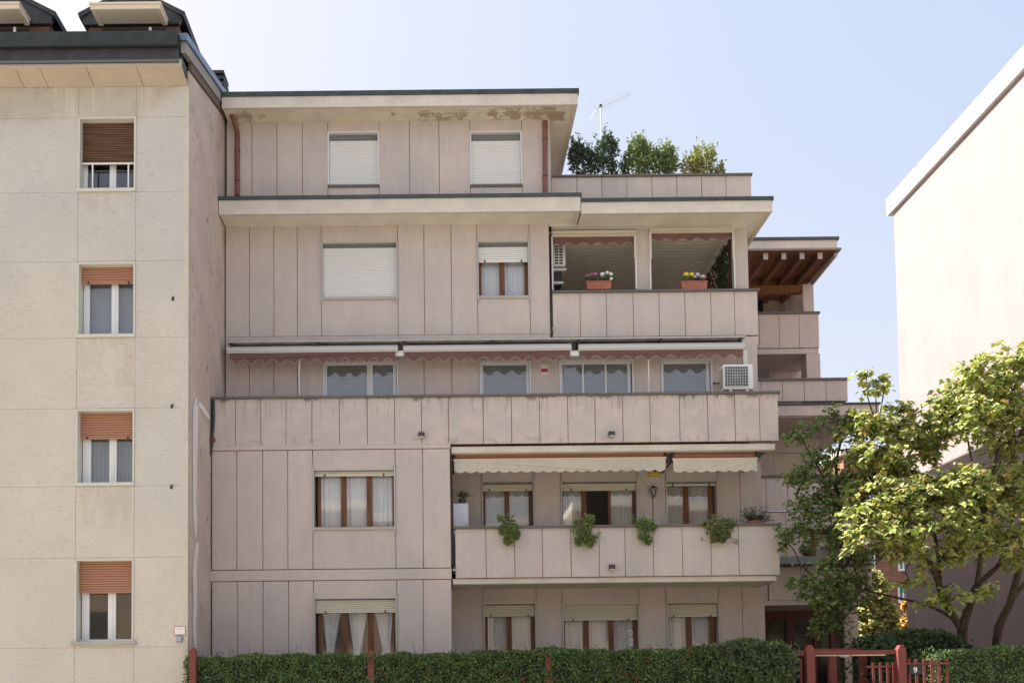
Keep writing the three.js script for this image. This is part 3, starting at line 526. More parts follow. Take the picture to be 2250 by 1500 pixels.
  // roof terrace parapet
  parapet(main, [1213, 1268, 1323, 1378, 1433, 1488, 1542, 1596, 1651], 388, 440, 24.3, { depth: 5, copingH: 0.045, over: 0.03, thick: 0.1 });

  // second floor: long balcony with stained panels
  const us2 = [468, 517, 572.5, 628, 685, 745.5, 807, 867, 926, 985.5, 1062, 1124, 1186, 1248, 1308, 1369, 1429, 1494, 1556, 1616, 1670, 1710.5];
  const sx0 = PX(468, 920, dA), SL = PX(1711, 920, dA) - sx0, sy1 = PY(1090, 866, dA);
  const stainTex = tex(2048, 256, (x, y) => {
    const n = fbm(x, y, 40, 5, 261, 5), f = fbm(x, y, 700, 60, 271, 2), top = 1 - y, lim = 0.02 + 0.14 * sm(0.45, 0.8, fbm(x, y * 0.02, 60, 1, 281, 4)), m = (1 - sm(lim * 0.6, lim, top + 0.06 * (fbm(x, y, 220, 20, 291, 3) - 0.5))), drip = sm(0.60, 0.68, fbm(x, y, 300, 2, 301, 3)) * (1 - sm(0.1, 0.6, top));
    const low = sm(0.63, 0.75, fbm(x, y, 70, 9, 311, 4)) * sm(0.75, 0.95, top);
    const k = 0.94 + 0.10 * (n - 0.5) + 0.07 * (f - 0.5) - 0.24 * m - 0.10 * drip - 0.10 * low, w = 0.03 * (n - 0.5); return [k + w, k, k - w];
  }, { size: SL, sizeY: 1.15 }); stainTex.offset.set(-sx0 / SL, (1.15 - sy1) / 1.15);
  const stained = std(0.65, 0.575, 0.53, { map: stainTex, ...bump });
  parapet(main, us2, 871, 974, dA - 0.01, { depth: dB - dA, panelMap: stained, copingH: 0.05, left: true });
  const slab = (uL, uR, v0, v1, d, name, { curve = 0.0, lx, inset = 0.05 } = {}) => {
    const s = sub(name, main, at((uL + uR) / 2, v1, d)), x0 = lx ?? PX(uL, v0, d), x1 = PX(uR, v0, d) - inset, y1 = PY((uL + uR) / 2, v0, d), y0 = PY((uL + uR) / 2, v1, d);
    mesh('slab_edge', prismX([[-d - inset, y1 - 0.004], [-d - inset, y0 + 0.02], [-d - inset - 0.03, y0], [-d - inset - 0.2, y0], [-d - inset - 0.2, y1 - 0.004]], x0, x1), M.beige, s);
    const yb = y0 + 0.03; mesh('slab_underside', [box(x0, x1 - 0.12, yb, yb + 0.1, -dB - 0.02, -d - inset - 0.201)], v0 < 1000 ? M.granite : M.soffit, s);
    mesh('slab_edge', box(x1 - 0.12, x1 - 0.002, y0 + 0.003, y1 - 0.006, -dB + 0.0, -d - inset - 0.202), M.beige, s);
    mesh('balcony_floor', box(x0, x1 - 0.13, y1 - 0.06, y1 - 0.01, -dB + 0.0, -d - inset - 0.203), M.tile, s);
  };
  slab(994, 1710, 976, 991, dA, 'balcony_slab', { lx: PX(992, 980, dA) });
  mesh('block_roof', box(xSide, xa1 + 0.1, PY(720, 974, dA) - 0.25, PY(720, 974, dA) - 0.05, -dB + 0.01, -dA - 0.15), M.tile, main);
  parapet(main, [1001, 1068, 1131, 1192, 1255, 1317, 1374, 1436, 1500, 1563, 1624, 1713], 1158, 1266, dA - 0.005, { depth: dB - dA, copingH: 0.05, left: true });
  slab(996, 1713, 1267, 1280, dA, 'balcony_slab', { lx: PX(995, 1272, dA) });
  mesh('gap_bar', bar(at(995.5, 1242, dA + 0.05), at(990.5, 1000, dA + 0.05), 0.03), M.black, main);  // black upright bar set in the gap between block and balcony
  mesh('drain_spout', bar(at(998, 1252, dA), V(at(998, 1253, dA).x, at(998, 1253, dA).y, -dA + 0.14), 0.03), M.stone, main);
  // downpipes on the attic wall
  const dp = (u0, v0, u1, v1, mat) => { const p = at(u1, v1, dB - 0.07), q = at(u0, v0, dB - 0.07); const g = sub('downpipe', main, p); mesh('pipe', bar(p, q, 0.062, 14), mat, g); for (const k of [0.25, 0.75]) mesh('pipe_clip', new THREE.TorusGeometry(0.066, 0.008, 6, 18).rotateX(Math.PI / 2).translate(p.x + (q.x - p.x) * k, p.y + (q.y - p.y) * k, p.z), M.iron, g); return g; };
  const g1 = dp(521, 300, 521, 430, M.downpipe);
  mesh('pipe_bend', tube([at(521, 302, dB - 0.07), at(520.5, 288, dB - 0.07), at(515, 270, dB - 0.2), at(509, 252, dB - 0.35)], 0.06, 20, 12), M.downpipe, g1);
  dp(1198, 266, 1198, 428, M.downpipe);
  // rain pipe in the corner by the flank
  const rp = sub('corner_pipe', main, at(466, 985, dA - 0.06)); mesh('pipe', tube([at(468, 880, dA - 0.03), at(468, 930, dA - 0.05), at(465, 962, dA - 0.06), at(462, 1000, dA - 0.06)], 0.035), M.iron, rp);
  mesh('pipe_joint', new THREE.SphereGeometry(0.07, 12, 8).translate(...at(466, 966, dA - 0.08).toArray()), std(0.13, 0.06, 0.05), rp);
}

// ================================================================ rear wing
const wing = thing('apartment_building', 'rear wing of taupe panelled balconies with wooden rafters under its roof', 'building', V(9, 0, -30));
{
  const d3 = 29.5, d2 = 27.4, d1 = 26.6, d0 = 23.8, xl = xRightB - 0.6;
  const wb = (name, x0, x1, y0, y1, z0, z1, m) => mesh(name, box(x0, x1, y0, y1, z0, z1), m, wing);
  // third floor: roof with rafters, post, back wall, balcony
  const eD = 27.6, yE = PY(1750, 549, eD), yE2 = PY(1750, 524, eD + 0.5), xR = PX(1840, 535, eD + 0.5), xe = PX(1850, 548, eD);
  wb('roof_fascia', xl, xR, yE + 0.06, yE2 - 0.05, -44, -eD - 0.5, M.taupe[1]);
  wb('flashing', xl, xR + 0.05, yE2 - 0.048, yE2 + 0.03, -44, -eD - 0.45, M.flashing);
  const yWall = PY(1700, 606, d3);
  const roofU = sub('timber_eaves', wing, V(9, yE, -eD));
  mesh('eaves_edge', box(xl, xe, yE, yE + 0.055, -d3 - 0.4, -eD), std(0.30, 0.28, 0.25, { map: concreteTex }), roofU);
  mesh('board_ceiling', box(xl, xe - 0.12, yE - 0.02, yE - 0.001, -44, -eD - 0.02), std(0.26, 0.11, 0.055, { map: woodTex }), roofU);
  for (let i = 0; i < 6; i++) {
    const x = PX(1679 + i * 39.6, 562, eD + 0.3); if (x > xe - 0.05) continue;
    mesh('rafter', box(x - 0.055, x + 0.055, yE - 0.19, yE - 0.021, -31, -eD - 0.16), std(0.22, 0.088, 0.042, { map: woodTex }), roofU);
    mesh('rafter_cap', box(x - 0.065, x + 0.065, yE - 0.2, yE - 0.022, -eD - 0.158, -eD - 0.13), std(0.42, 0.40, 0.38), roofU);
  }
  mesh('wall_beam', box(xl, PX(1765, 600, d3), yE - 0.42, yE - 0.2, -d3 - 0.25, -d3 - 0.05), std(0.32, 0.13, 0.055, { map: woodTex }), roofU);
  mesh('eaves_bracket', bar(V(xe - 0.12, yE - 0.1, -eD - 0.1), V(PX(1792, 622, d3), yE - 0.1, -d3 - 0.3), 0.05), std(0.40, 0.37, 0.33), roofU);
  const yb3 = PY(1735, 768, d3), xp0 = PX(1767, 650, d3), xp1 = PX(1790, 650, d3);
  wb('corner_post', xp0, xp1, yb3, yE - 0.19, -d3 - 0.4, -d3 - 0.05, M.taupe[0]);
  const bw = 31.2; panelWall(wing, bw, 600, 770, [[1640, 1677], [1677, 1715], [1715, 1752], [1752, 1785]]);
  wb('dark_door', PX(1664, 690, bw), PX(1676, 690, bw), yb3, PY(1670, 650, bw), -bw, -bw + 0.04, std(0.03, 0.04, 0.06, { roughness: 0.2 }));
  wb('side_wall', xp1 - 0.3, xp1 - 0.04, yb3, yE - 0.02, -34, -d3 - 0.42, M.taupe[3]);
  parapet(wing, [1660, 1669, 1713, 1757, 1800], 690, 764, d3, { depth: 1.7, copingH: 0.06, over: 0.04 });
  wb('floor_band', xl, PX(1800, 770, d3) - 0.006, PY(1735, 777, d3), PY(1735, 765, d3) - 0.01, -d3 - 1.7, -d3 - 0.01, M.taupe[1]);
  // second floor
  const yb2 = PY(1765, 882, d2), yt2 = PY(1735, 778, d3);
  panelWall(wing, bw, 770, 900, [[1640, 1700], [1700, 1738], [1738, 1790]]);
  const wf = rect(1650, 812, 1698, 850, bw - 0.03); mesh('window_frame', [box(wf.x0, wf.x1, wf.y0, wf.y1, -bw + 0.0, -bw + 0.05)], M.alu, wing); mesh('window_shutter', slats(wf.x0, wf.x1 - 0.1, wf.y0, wf.y1 - 0.1, -bw + 0.055), M.shutterGrey, wing);
  wb('corner_post', PX(1774, 810, d3), PX(1804, 810, d3), yb2 - 0.3, yt2 + 0.02, -d3 - 0.5, -d3 - 0.02, M.taupe[2]);
  parapet(wing, [1650, 1673, 1720, 1768, 1816, 1863], 836, 881, d2, { depth: 3.2, copingH: 0.06, over: 0.04 });
  // cornice below the second floor
  const y885 = PY(1800, 885, d2 - 0.5), y912 = PY(1800, 912, d2 - 0.5), xc = PX(1932, 890, d2 - 0.5), z1 = -(d2 - 0.5);
  wb('flashing', xl, xc + 0.04, y885 - 0.06, y885, -44, z1 + 0.03, M.flashing);
  wb('cornice_fascia', xl, xc, y912, y885 - 0.062, -44, z1, M.taupe[0]);
  wb('cornice_soffit', xl, xc - 0.1, y912 - 0.03, y912 - 0.002, -44, z1 - 0.06, M.taupe[1]);
  // first floor
  const w1 = 29.4, yf1 = PY(1765, 1142, d1);
  panelWall(wing, w1, 960, 1130, [[1640, 1703], [1703, 1772, { v0: 992, v1: 1110, shutter: 1105, shutterMat: M.shutterBeige, closed: true, trim: M.alu, sill: false }], [1772, 1803]]);
  wb('side_wall', PX(1803, 1000, w1) - 0.3, PX(1803, 1000, w1) - 0.004, yf1 - 3, y912 - 0.03, -44, -w1 - 0.032, M.taupe[1]);
  parapet(wing, [1660, 1684, 1731, 1779, 1826, 1880], 1048, 1128, d1, { depth: 2.8, copingH: 0.06, over: 0.04 });
  wb('floor_slab', xl, PX(1880, 1100, d1) - 0.01, PY(1765, 1135, d1), PY(1765, 1128, d1) - 0.004, -w1, -d1 - 0.01, M.taupe[1]);
  // raised ground floor
  const w0 = 26.0, yb0 = PY(1800, 1318, d0);
  panelWall(wing, w0, 1125, 1330, [[1660, 1730], [1730, 1768], [1768, 1842, { v0: 1165, v1: 1300, bars: [[1770, 1773], [1791, 1799], [1831, 1838]], frame: M.wood, curtain: 'lace', sill: false, guides: true }], [1842, 1880]]);
  const pg = parapet(wing, [1690, 1761, 1832, 1918], 1240, 1317, d0, { depth: 2.2, coping: false, mat: [M.taupe[1], M.taupe[1], M.taupe[1], M.taupe[1]] });
  const fr = rect(1690, 1221, 1915, 1238, d0 - 0.06);
  mesh('metal_rail', box(fr.x0, fr.x1, fr.y0, fr.y1, -d0 - 0.1, -d0 + 0.05), std(0.42, 0.45, 0.52, { roughness: 0.4, metalness: 0.4 }), pg);
  mesh('dark_strip', box(fr.x0, fr.x1 + 0.01, fr.y0 - 0.06, fr.y0 - 0.002, -d0 - 0.1, -d0 + 0.07), M.iron, pg);
  for (const u of [1739, 1759, 1787, 1850]) mesh('rail_clip', box(PX(u, 1236, d0) - 0.02, PX(u, 1236, d0) + 0.02, fr.y0 - 0.05, fr.y0 + 0.03, -d0 + 0.072, -d0 + 0.09), M.aluWhite, pg);
  wb('floor_slab', xl, PX(1918, 1320, d0) - 0.01, PY(1800, 1328, d0), PY(1800, 1318, d0) - 0.006, -w0 - 1, -d0 - 0.03, M.taupe[2]);
  // entrance
  const e0 = 25.6, ed = rect(1684, 1332, 1856, 1560, e0);
  const ent = sub('entrance', wing, V((ed.x0 + ed.x1) / 2, 0, -e0));
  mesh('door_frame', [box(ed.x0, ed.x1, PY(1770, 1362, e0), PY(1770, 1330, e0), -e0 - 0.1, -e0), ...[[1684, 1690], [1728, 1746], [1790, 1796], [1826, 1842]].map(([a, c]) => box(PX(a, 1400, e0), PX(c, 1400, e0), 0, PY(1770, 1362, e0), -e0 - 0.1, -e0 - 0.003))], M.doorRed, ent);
  mesh('pane', box(ed.x0, ed.x1, 0.1, PY(1770, 1362, e0), -e0 - 0.07, -e0 - 0.06), std(0.022, 0.022, 0.02, { roughness: 0.12 }), ent);
  wb('pillar', PX(1855, 1400, e0), PX(1886, 1400, e0), 0, PY(1870, 1328, e0), -e0 - 1.5, -e0 + 0.05, M.taupe[2]);
  wb('wing_core', xl - 2, PX(1790, 1000, w1) - 0.3, 0, yE, -44, -bw - 2.9 + 2.5, M.taupe[3]);
  wb('wing_core', xl - 2, ed.x1 + 0.6, 0, PY(1770, 1330, e0), -29, -e0 - 1.2, M.roomDark);
}

// ================================================================ right building: plain sunlit flank
{
  const dR = 36, x = PX(1966, 500, dR), y = PY(1966, 466, dR);
  const b = thing('apartment_building', 'tall plain pale pink building with a white roof edge catching the sun', 'building', V(x + 4, 0, -28));
  const paint = std(0.315, 0.262, 0.278, { map: plasterTex, ...bump });
  mesh('flank_wall', box(x, x + 9, 0, y - 0.002, -dR, -17), paint, b);
  mesh('roof_edge', box(x - 0.13, x + 9.2, y, y + 0.62, -dR - 0.3, -16.8), std(0.70, 0.69, 0.68), b);
  for (const v of [0.62, 0.33]) mesh('wall_joint', box(x - 0.004, x + 0.02, y * v, y * v + 0.03, -dR, -17.02), std(0.52, 0.44, 0.39), b);
}
// ================================================================ brick building far behind
{
  const d = 62, r = rect(1862, 1000, 2060, 1500, d);
  const b = thing('apartment_building', 'distant red brick block with green shuttered windows seen behind the tree', 'building', V((r.x0 + r.x1) / 2, 0, -d));
  const brickTex = tex(512, 512, (x, y) => { const row = Math.floor(y * 32), u = x * 12 + (row % 2) * 0.5, c = Math.floor(u), h = hash(((c % 12) + 12) % 12, row, 5), mort = (y * 32 % 1 < 0.14 || u % 1 < 0.06) ? 1 : 0, k = 0.75 + 0.3 * h; return mort ? [0.85, 0.82, 0.78] : [k, k * 0.92, k * 0.9]; }, { size: 3 });
  mesh('brick_wall', box(r.x0, r.x1 + 4, 0, r.y1, -d - 10, -d), std(0.29, 0.16, 0.115, { map: brickTex }), b);
  mesh('roof_edge', box(r.x0 - 0.3, r.x1 + 4.3, r.y1, r.y1 + 0.35, -d - 10.3, -d + 0.3), M.beige, b);
  for (const v of [1008, 1082, 1175, 1235, 1305, 1395]) for (const u of [1978, 1905]) {
    const q = rect(u - 4, v - 15, u + 18, v + 15, d), w = sub('window', b, V((q.x0 + q.x1) / 2, q.y0, -d));
    mesh('frame', [box(q.x0, q.x1, q.y0 - 0.12, q.y0, -d, -d + 0.12), box(q.x0, q.x0 + 0.08, q.y0, q.y1, -d, -d + 0.07), box(q.x1 - 0.08, q.x1, q.y0, q.y1, -d, -d + 0.07), box((q.x0 + q.x1) / 2 - 0.04, (q.x0 + q.x1) / 2 + 0.04, q.y0, q.y1, -d, -d + 0.06)], M.whiteFrame, w);
    mesh('pane', box(q.x0 + 0.08, q.x1 - 0.08, q.y0, q.y1, -d, -d + 0.03), std(0.15, 0.18, 0.2, { roughness: 0.15 }), w);
    mesh('roller_shutter', slats(q.x0 + 0.08, q.x1 - 0.08, q.y0 + (q.y1 - q.y0) * 0.6, q.y1, -d + 0.05, 0.1), std(0.03, 0.16, 0.14), w);
  }
}
// ================================================================ houses across the street, behind the camera (mirrored in the panes, lit by the sun)
{
  const b = thing('apartment_building', 'sunlit pale row across the street with a white cornice', 'building', V(2, 0, 10));
  const wallM = std(0.50, 0.42, 0.33, { map: plasterTex });
  for (let i = 0; i < 5; i++) { const x0 = -26 + i * 11, h = [10.2, 11.0, 10.4, 11.4, 9.8][i]; mesh('front_wall', box(x0, x0 + 10.98, 0, h, 5.2, 15), wallM, b); mesh('cornice', box(x0 - 0.02, x0 + 11, h, h + 0.45, 4.75, 15), std(0.8, 0.78, 0.74), b);
    for (let f = 0; f < 3; f++) for (let k = 0; k < 4; k++) { const x = x0 + 1.2 + k * 2.55, y = 1.2 + f * 3.05; mesh('window', box(x, x + 1.15, y, y + 1.5, 5.12, 5.25), std(0.12, 0.12, 0.12, { roughness: 0.2 }), b); } }
}

// ================================================================ awnings
function brownAwning(u0, u1, v0, v1, vEdge, n, label, ub) {
  const d = 23.36, r = rect(u0, v0, u1, v1, d), t = thing('awning', label, 'awning', V((r.x0 + r.x1) / 2, r.y0, -dB), 'retracted brown awnings over the long balcony'), h = r.y1 - r.y0;
  const prof = [[-d - 0.07, r.y0], [-d - 0.005, r.y0], [-d + 0.022, r.y0 + h * 0.3], [-d + 0.018, r.y0 + h * 0.65], [-d - 0.02, r.y1], [-d - 0.07, r.y1 - 0.01]];
  mesh('front_bar', prismX(prof, r.x0, r.x1), std(0.58, 0.58, 0.57, { roughness: 0.4 }), t);
  mesh('bar_end', prismX(prof.map(([z, y]) => [z, y]), r.x1 + 0.002, r.x1 + 0.014), M.alu, t); mesh('bar_end', prismX(prof, r.x0 - 0.014, r.x0 - 0.002), M.alu, t);
  const y0 = PY((u0 + u1) / 2, vEdge, d), hh = r.y0 - y0, va = valance(r.x0 + 0.05, r.x1 - 0.05, r.y0 + 0.01, hh * 0.86, hh * 0.46, n, -d - 0.02, false);
  mesh('valance', va.g, M.brownCloth, t);
  mesh('piping', tube(va.edge, 0.007, va.edge.length * 2, 5), M.brownPiping, t);
  mesh('roller_tube', bar(V(r.x0 + 0.1, r.y1 + 0.07, -dB + 0.13), V(r.x1 - 0.1, r.y1 + 0.07, -dB + 0.13), 0.055, 12), M.brownCloth, t);
  for (const k of [0.06, 0.94]) { const x = r.x0 + (r.x1 - r.x0) * k; mesh('wall_bracket', box(x - 0.04, x + 0.04, r.y1 - 0.03, r.y1 + 0.13, -dB + 0.002, -dB + 0.08), M.iron, t); mesh('folding_arm', bar(V(x, r.y1 - 0.02, -dB + 0.08), V(x + (k < 0.5 ? 0.9 : -0.9), r.y1 - 0.03, -d - 0.09), 0.022), M.aluWhite, t); }
  if (ub) { const q = rect(ub[0], 771, ub[1], 783, d + 0.1); mesh('gear_box', new RoundedBoxGeometry(q.x1 - q.x0, q.y1 - q.y0, 0.09, 2, 0.02).translate((q.x0 + q.x1) / 2, (q.y0 + q.y1) / 2, -d - 0.1), M.plasticWhite, t); mesh('gear_stub', box((q.x0 + q.x1) / 2 - 0.03, (q.x0 + q.x1) / 2 + 0.03, q.y1, q.y1 + 0.2, -d - 0.12, -d - 0.09), M.iron, t); }
}
brownAwning(499, 873, 759, 774, 796, 11.5, 'retracted brown scalloped awning beside the cream building', [862, 888]);
brownAwning(887, 1255, 756, 771, 792, 10.5, 'retracted brown scalloped awning between the other two above the long balcony', [1252, 1273]);
brownAwning(1272, 1638, 753, 768, 788, 10.8, 'retracted brown scalloped awning above the air conditioner on the long balcony');
{
  const r = rect(497, 742, 1640, 746, 23.3), t = thing('awning_hood', 'thin white metal hood sheltering the three brown awnings', 'awning hood', V((r.x0 + r.x1) / 2, r.y0, -dB));
  mesh('sheet', prismX([[-23.3, r.y0 - 0.005], [-23.3, r.y0 + 0.03], [-dB + 0.005, r.y0 + 0.075], [-dB + 0.005, r.y0 + 0.055]], r.x0, r.x1), std(0.68, 0.68, 0.66, { roughness: 0.45, map: metalTex }), t);
  for (const u of [510, 700, 890, 1080, 1270, 1450, 1625]) mesh('hood_bracket', box(PX(u, 745, 23.5) - 0.02, PX(u, 745, 23.5) + 0.02, r.y0 - 0.09, r.y0 + 0.0, -dB + 0.002, -23.34), M.iron, t);
}
function creamAwning(u0, u1, n, label) {
  const d = dA + 0.16, r = rect(u0, 1009, u1, 1037, d), t = thing('awning', label, 'awning', V((r.x0 + r.x1) / 2, r.y0, -d), 'retracted cream awnings under the long balcony');
  const va = valance(r.x0, r.x1, r.y1, (r.y1 - r.y0) * 0.93, (r.y1 - r.y0) * 0.16, n, -d, true);
  mesh('valance', va.g, M.creamCloth, t);
  mesh('front_bar', bar(V(r.x0 - 0.02, r.y1 + 0.015, -d - 0.02), V(r.x1 + 0.02, r.y1 + 0.015, -d - 0.02), 0.03, 10), std(0.68, 0.52, 0.36, { roughness: 0.5 }), t);
  const yt = PY((u0 + u1) / 2, 996, d + 0.25), g = new THREE.PlaneGeometry(r.x1 - r.x0, 0.45); g.rotateX(-0.95).translate((r.x0 + r.x1) / 2, (yt + r.y1) / 2 + 0.03, -d - 0.16);
  mesh('cloth_roll', bar(V(r.x0 + 0.03, r.y1 + 0.11, -d - 0.10), V(r.x1 - 0.03, r.y1 + 0.11, -d - 0.10), 0.062, 14), std(0.30, 0.13, 0.085), t);
  mesh('top_rail', box(r.x0 + 0.02, r.x1 - 0.02, r.y1 + 0.18, r.y1 + 0.205, -d - 0.15, -d - 0.09), std(0.62, 0.48, 0.35), t);
  for (const x of [r.x0 - 0.01, r.x1 + 0.01]) { mesh('bracket', new RoundedBoxGeometry(0.05, 0.2, 0.16, 2, 0.02).translate(x, r.y1 + 0.09, -d - 0.08), M.iron, t); mesh('folding_arm', bar(V(x, r.y1 + 0.0, -d - 0.08), V(x, r.y1 - 0.05, -dB + 0.1), 0.02), M.iron, t); }
}
creamAwning(998, 1463, 19, 'long retracted cream awning with scalloped edge under the balcony');
creamAwning(1480, 1664, 7.5, 'short retracted cream awning with scalloped edge at the balcony corner');
function loggiaBlind(u0, u1, v0, v1, vEdge, n, label, drops) {
  const d = 24.05, r = rect(u0, v0, u1, v1, d), t = thing('awning', label, 'awning', V((r.x0 + r.x1) / 2, r.y0, -d), 'drop awnings in the loggia');
  mesh('cassette', [box(r.x0, r.x1, r.y0 + (r.y1 - r.y0) * 0.45, r.y1, -d - 0.06, -d + 0.05), box(r.x0 + 0.01, r.x1 - 0.01, r.y0, r.y0 + (r.y1 - r.y0) * 0.4, -d - 0.05, -d + 0.03)], std(0.60, 0.55, 0.45), t);
  const y0 = PY((u0 + u1) / 2, vEdge, d), hh = r.y0 - y0, va = valance(r.x0 + 0.05, r.x1 - 0.06, r.y0 + 0.005, hh * 0.82, hh * 0.38, n, -d - 0.015, false);
  mesh('valance', va.g, M.brownCloth, t); mesh('piping', tube(va.edge, 0.006, va.edge.length * 2, 5), M.brownPiping, t);
  const yb = PY((u0 + u1) / 2, 636, d);
  for (const [x, k] of [[r.x0 + 0.012, 0.02], [r.x1 - 0.014, 0.02]]) mesh('guide_rail', box(x - k, x + k * 0.6, yb, r.y0 + 0.02, -d - 0.01, -d + 0.02), M.whiteFrame, t);
  for (const u of drops) { const x = PX(u, 560, d); mesh('guide_sleeve', box(x - 0.028, x + 0.02, PY(u, 570, d), r.y0, -d + 0.021, -d + 0.045), M.creamFrame, t); }
}
loggiaBlind(1212, 1398, 508, 520, 540, 5.4, 'brown scalloped drop awning over the loggia opening with the air conditioner', [1396]);
loggiaBlind(1427, 1614, 503, 512, 530, 5.2, 'brown scalloped drop awning over the loggia opening beside the trellis', [1430, 1612]);

// ================================================================ air conditioners
{
  const d = 23.12, r = rect(1590, 800, 1656, 855, d), t = thing('air_conditioner', 'white outdoor air conditioner standing behind the long balcony parapet', 'air conditioner', V((r.x0 + r.x1) / 2, r.y0, -d - 0.18)), w = r.x1 - r.x0, h = r.y1 - r.y0;
  mesh('casing', new RoundedBoxGeometry(w, h, 0.32, 3, 0.02).translate((r.x0 + r.x1) / 2, (r.y0 + r.y1) / 2, -d - 0.161), M.plasticWhite, t);
  const gx0 = r.x0 + w * 0.05, gx1 = r.x0 + w * 0.82, gy0 = r.y0 + h * 0.12, gy1 = r.y0 + h * 0.9;
  mesh('fan_opening', box(gx0, gx1, gy0, gy1, -d - 0.01, -d + 0.003), std(0.09, 0.10, 0.11), t);
  const gb = []; for (let i = 0; i <= 9; i++) { const x = gx0 + (gx1 - gx0) * i / 9; gb.push(box(x - 0.005, x + 0.005, gy0, gy1, -d + 0.004, -d + 0.014)); } for (let i = 0; i <= 7; i++) { const y = gy0 + (gy1 - gy0) * i / 7; gb.push(box(gx0, gx1, y - 0.005, y + 0.005, -d + 0.0145, -d + 0.022)); }
  mesh('fan_grille', gb, std(0.62, 0.64, 0.64), t);
  mesh('fan_hub', new THREE.CylinderGeometry(0.07, 0.07, 0.01, 20).rotateX(Math.PI / 2).translate((gx0 + gx1) / 2, (gy0 + gy1) / 2, -d + 0.0035), std(0.2, 0.2, 0.2), t);
  const vs = []; for (let i = 0; i < 9; i++) for (let k = 0; k < 3; k++) vs.push(box(r.x0 - 0.004, r.x0 + 0.002, r.y0 + 0.06 + i * h * 0.09, r.y0 + 0.06 + i * h * 0.09 + 0.03, -d - 0.29 + k * 0.09, -d - 0.23 + k * 0.09)); mesh('side_vents', vs, std(0.13, 0.13, 0.13), t);
  for (const k of [0.2, 0.75]) mesh('foot', box(r.x0 + w * k, r.x0 + w * k + 0.06, r.y0 - 0.05, r.y0 + 0.01, -d - 0.3, -d - 0.02), M.plasticWhite, t);
  for (const k of [0.2, 0.75]) mesh('support_arm', box(r.x0 + w * k + 0.01, r.x0 + w * k + 0.05, r.y0 - 0.09, r.y0 - 0.051, -dB + 0.002, -d + 0.0), M.alu, t);
  const pc = at(1638, 795, dB - 0.06); mesh('pipe_cover', box(pc.x - 0.05, pc.x + 0.05, r.y1 - 0.02, PY(1638, 770, dB), -dB + 0.002, -dB + 0.08), M.plasticWhite, t);
  mesh('pipe', tube([at(1567, 842, dB - 0.03), at(1578, 842, dB - 0.1), V(r.x0 + 0.01, r.y0 + 0.15, -d - 0.2)], 0.015), M.iron, t);
}
{
  const d = 24.5, r = rect(1216, 535, 1243, 584, d), t = thing('air_conditioner', 'white air conditioner hung on the loggia wall behind the awning', 'air conditioner', V((r.x0 + r.x1) / 2, r.y0, -d - 0.4)), w = r.x1 - r.x0, h = r.y1 - r.y0;
  mesh('casing', new RoundedBoxGeometry(w, h, 0.8, 2, 0.02).translate((r.x0 + r.x1) / 2, (r.y0 + r.y1) / 2, -d - 0.4), M.plasticWhite, t);
  for (let i = 0; i < 7; i++) for (let k = 0; k < 2; k++) mesh('louvre_slot', box(r.x0 + w * (0.12 + k * 0.36), r.x0 + w * (0.40 + k * 0.36), r.y0 + h * (0.08 + i * 0.125), r.y0 + h * (0.155 + i * 0.125), -d - 0.01, -d + 0.002), std(0.03, 0.03, 0.05), t);
  for (const v of [591, 620]) { const y = PY(1230, v, d); mesh('bracket', box(PX(1208, 590, d), PX(v < 600 ? 1245 : 1238, 590, d), y - 0.025, y + 0.03, -d - 0.1, -d - 0.02), M.aluWhite, t); }
  mesh('bracket_plate', box(PX(1214, 600, d), PX(1237, 600, d), PY(1226, 618, d), PY(1226, 592, d), -d - 0.6, -d - 0.12), M.iron, t);
}
{
  const d = dB + 0.165, r = rect(1380, 1381, 1392, 1418, d), t = thing('window_sticker', 'white round and square stickers on the ground floor window pane', 'sticker', V((r.x0 + r.x1) / 2, r.y0, -d)), m = std(0.75, 0.77, 0.8), xm = (r.x0 + r.x1) / 2;
  mesh('round_label', new THREE.RingGeometry(0.03, 0.062, 24).scale(0.9, 1.25, 1).translate(xm, r.y1 - 0.09, -d), m, t); mesh('square_label', new THREE.PlaneGeometry(0.10, 0.10).translate(xm + 0.01, r.y0 + 0.14, -d), m, t); mesh('square_label', new THREE.PlaneGeometry(0.10, 0.09).translate(xm + 0.01, r.y0 + 0.03, -d), m, t);
}
// small fittings
function flood(u, v, d, label) {
  const p = at(u, v, d), t = thing('floodlight', label, 'floodlight', V(p.x, p.y - 0.07, -d), 'small floodlights on the parapets');
  mesh('housing', new RoundedBoxGeometry(0.14, 0.10, 0.07, 2, 0.012).rotateX(0.35).translate(p.x, p.y + 0.01, -d + 0.075), M.iron, t);
  mesh('lens', new THREE.PlaneGeometry(0.11, 0.06).rotateX(0.35).translate(p.x, p.y + 0.0, -d + 0.113), std(0.05, 0.05, 0.05, { roughness: 0.1 }), t);
  mesh('bracket', box(p.x - 0.05, p.x + 0.05, p.y - 0.065, p.y - 0.035, -d, -d + 0.10), M.alu, t);
}
flood(926, 957, dA - 0.01, 'black floodlight on the long parapet above the panelled ground block');
flood(1343, 955, dA - 0.01, 'black floodlight on the long parapet above the cream awning');
flood(1344, 1247, dA - 0.005, 'black floodlight on the lower balcony parapet');
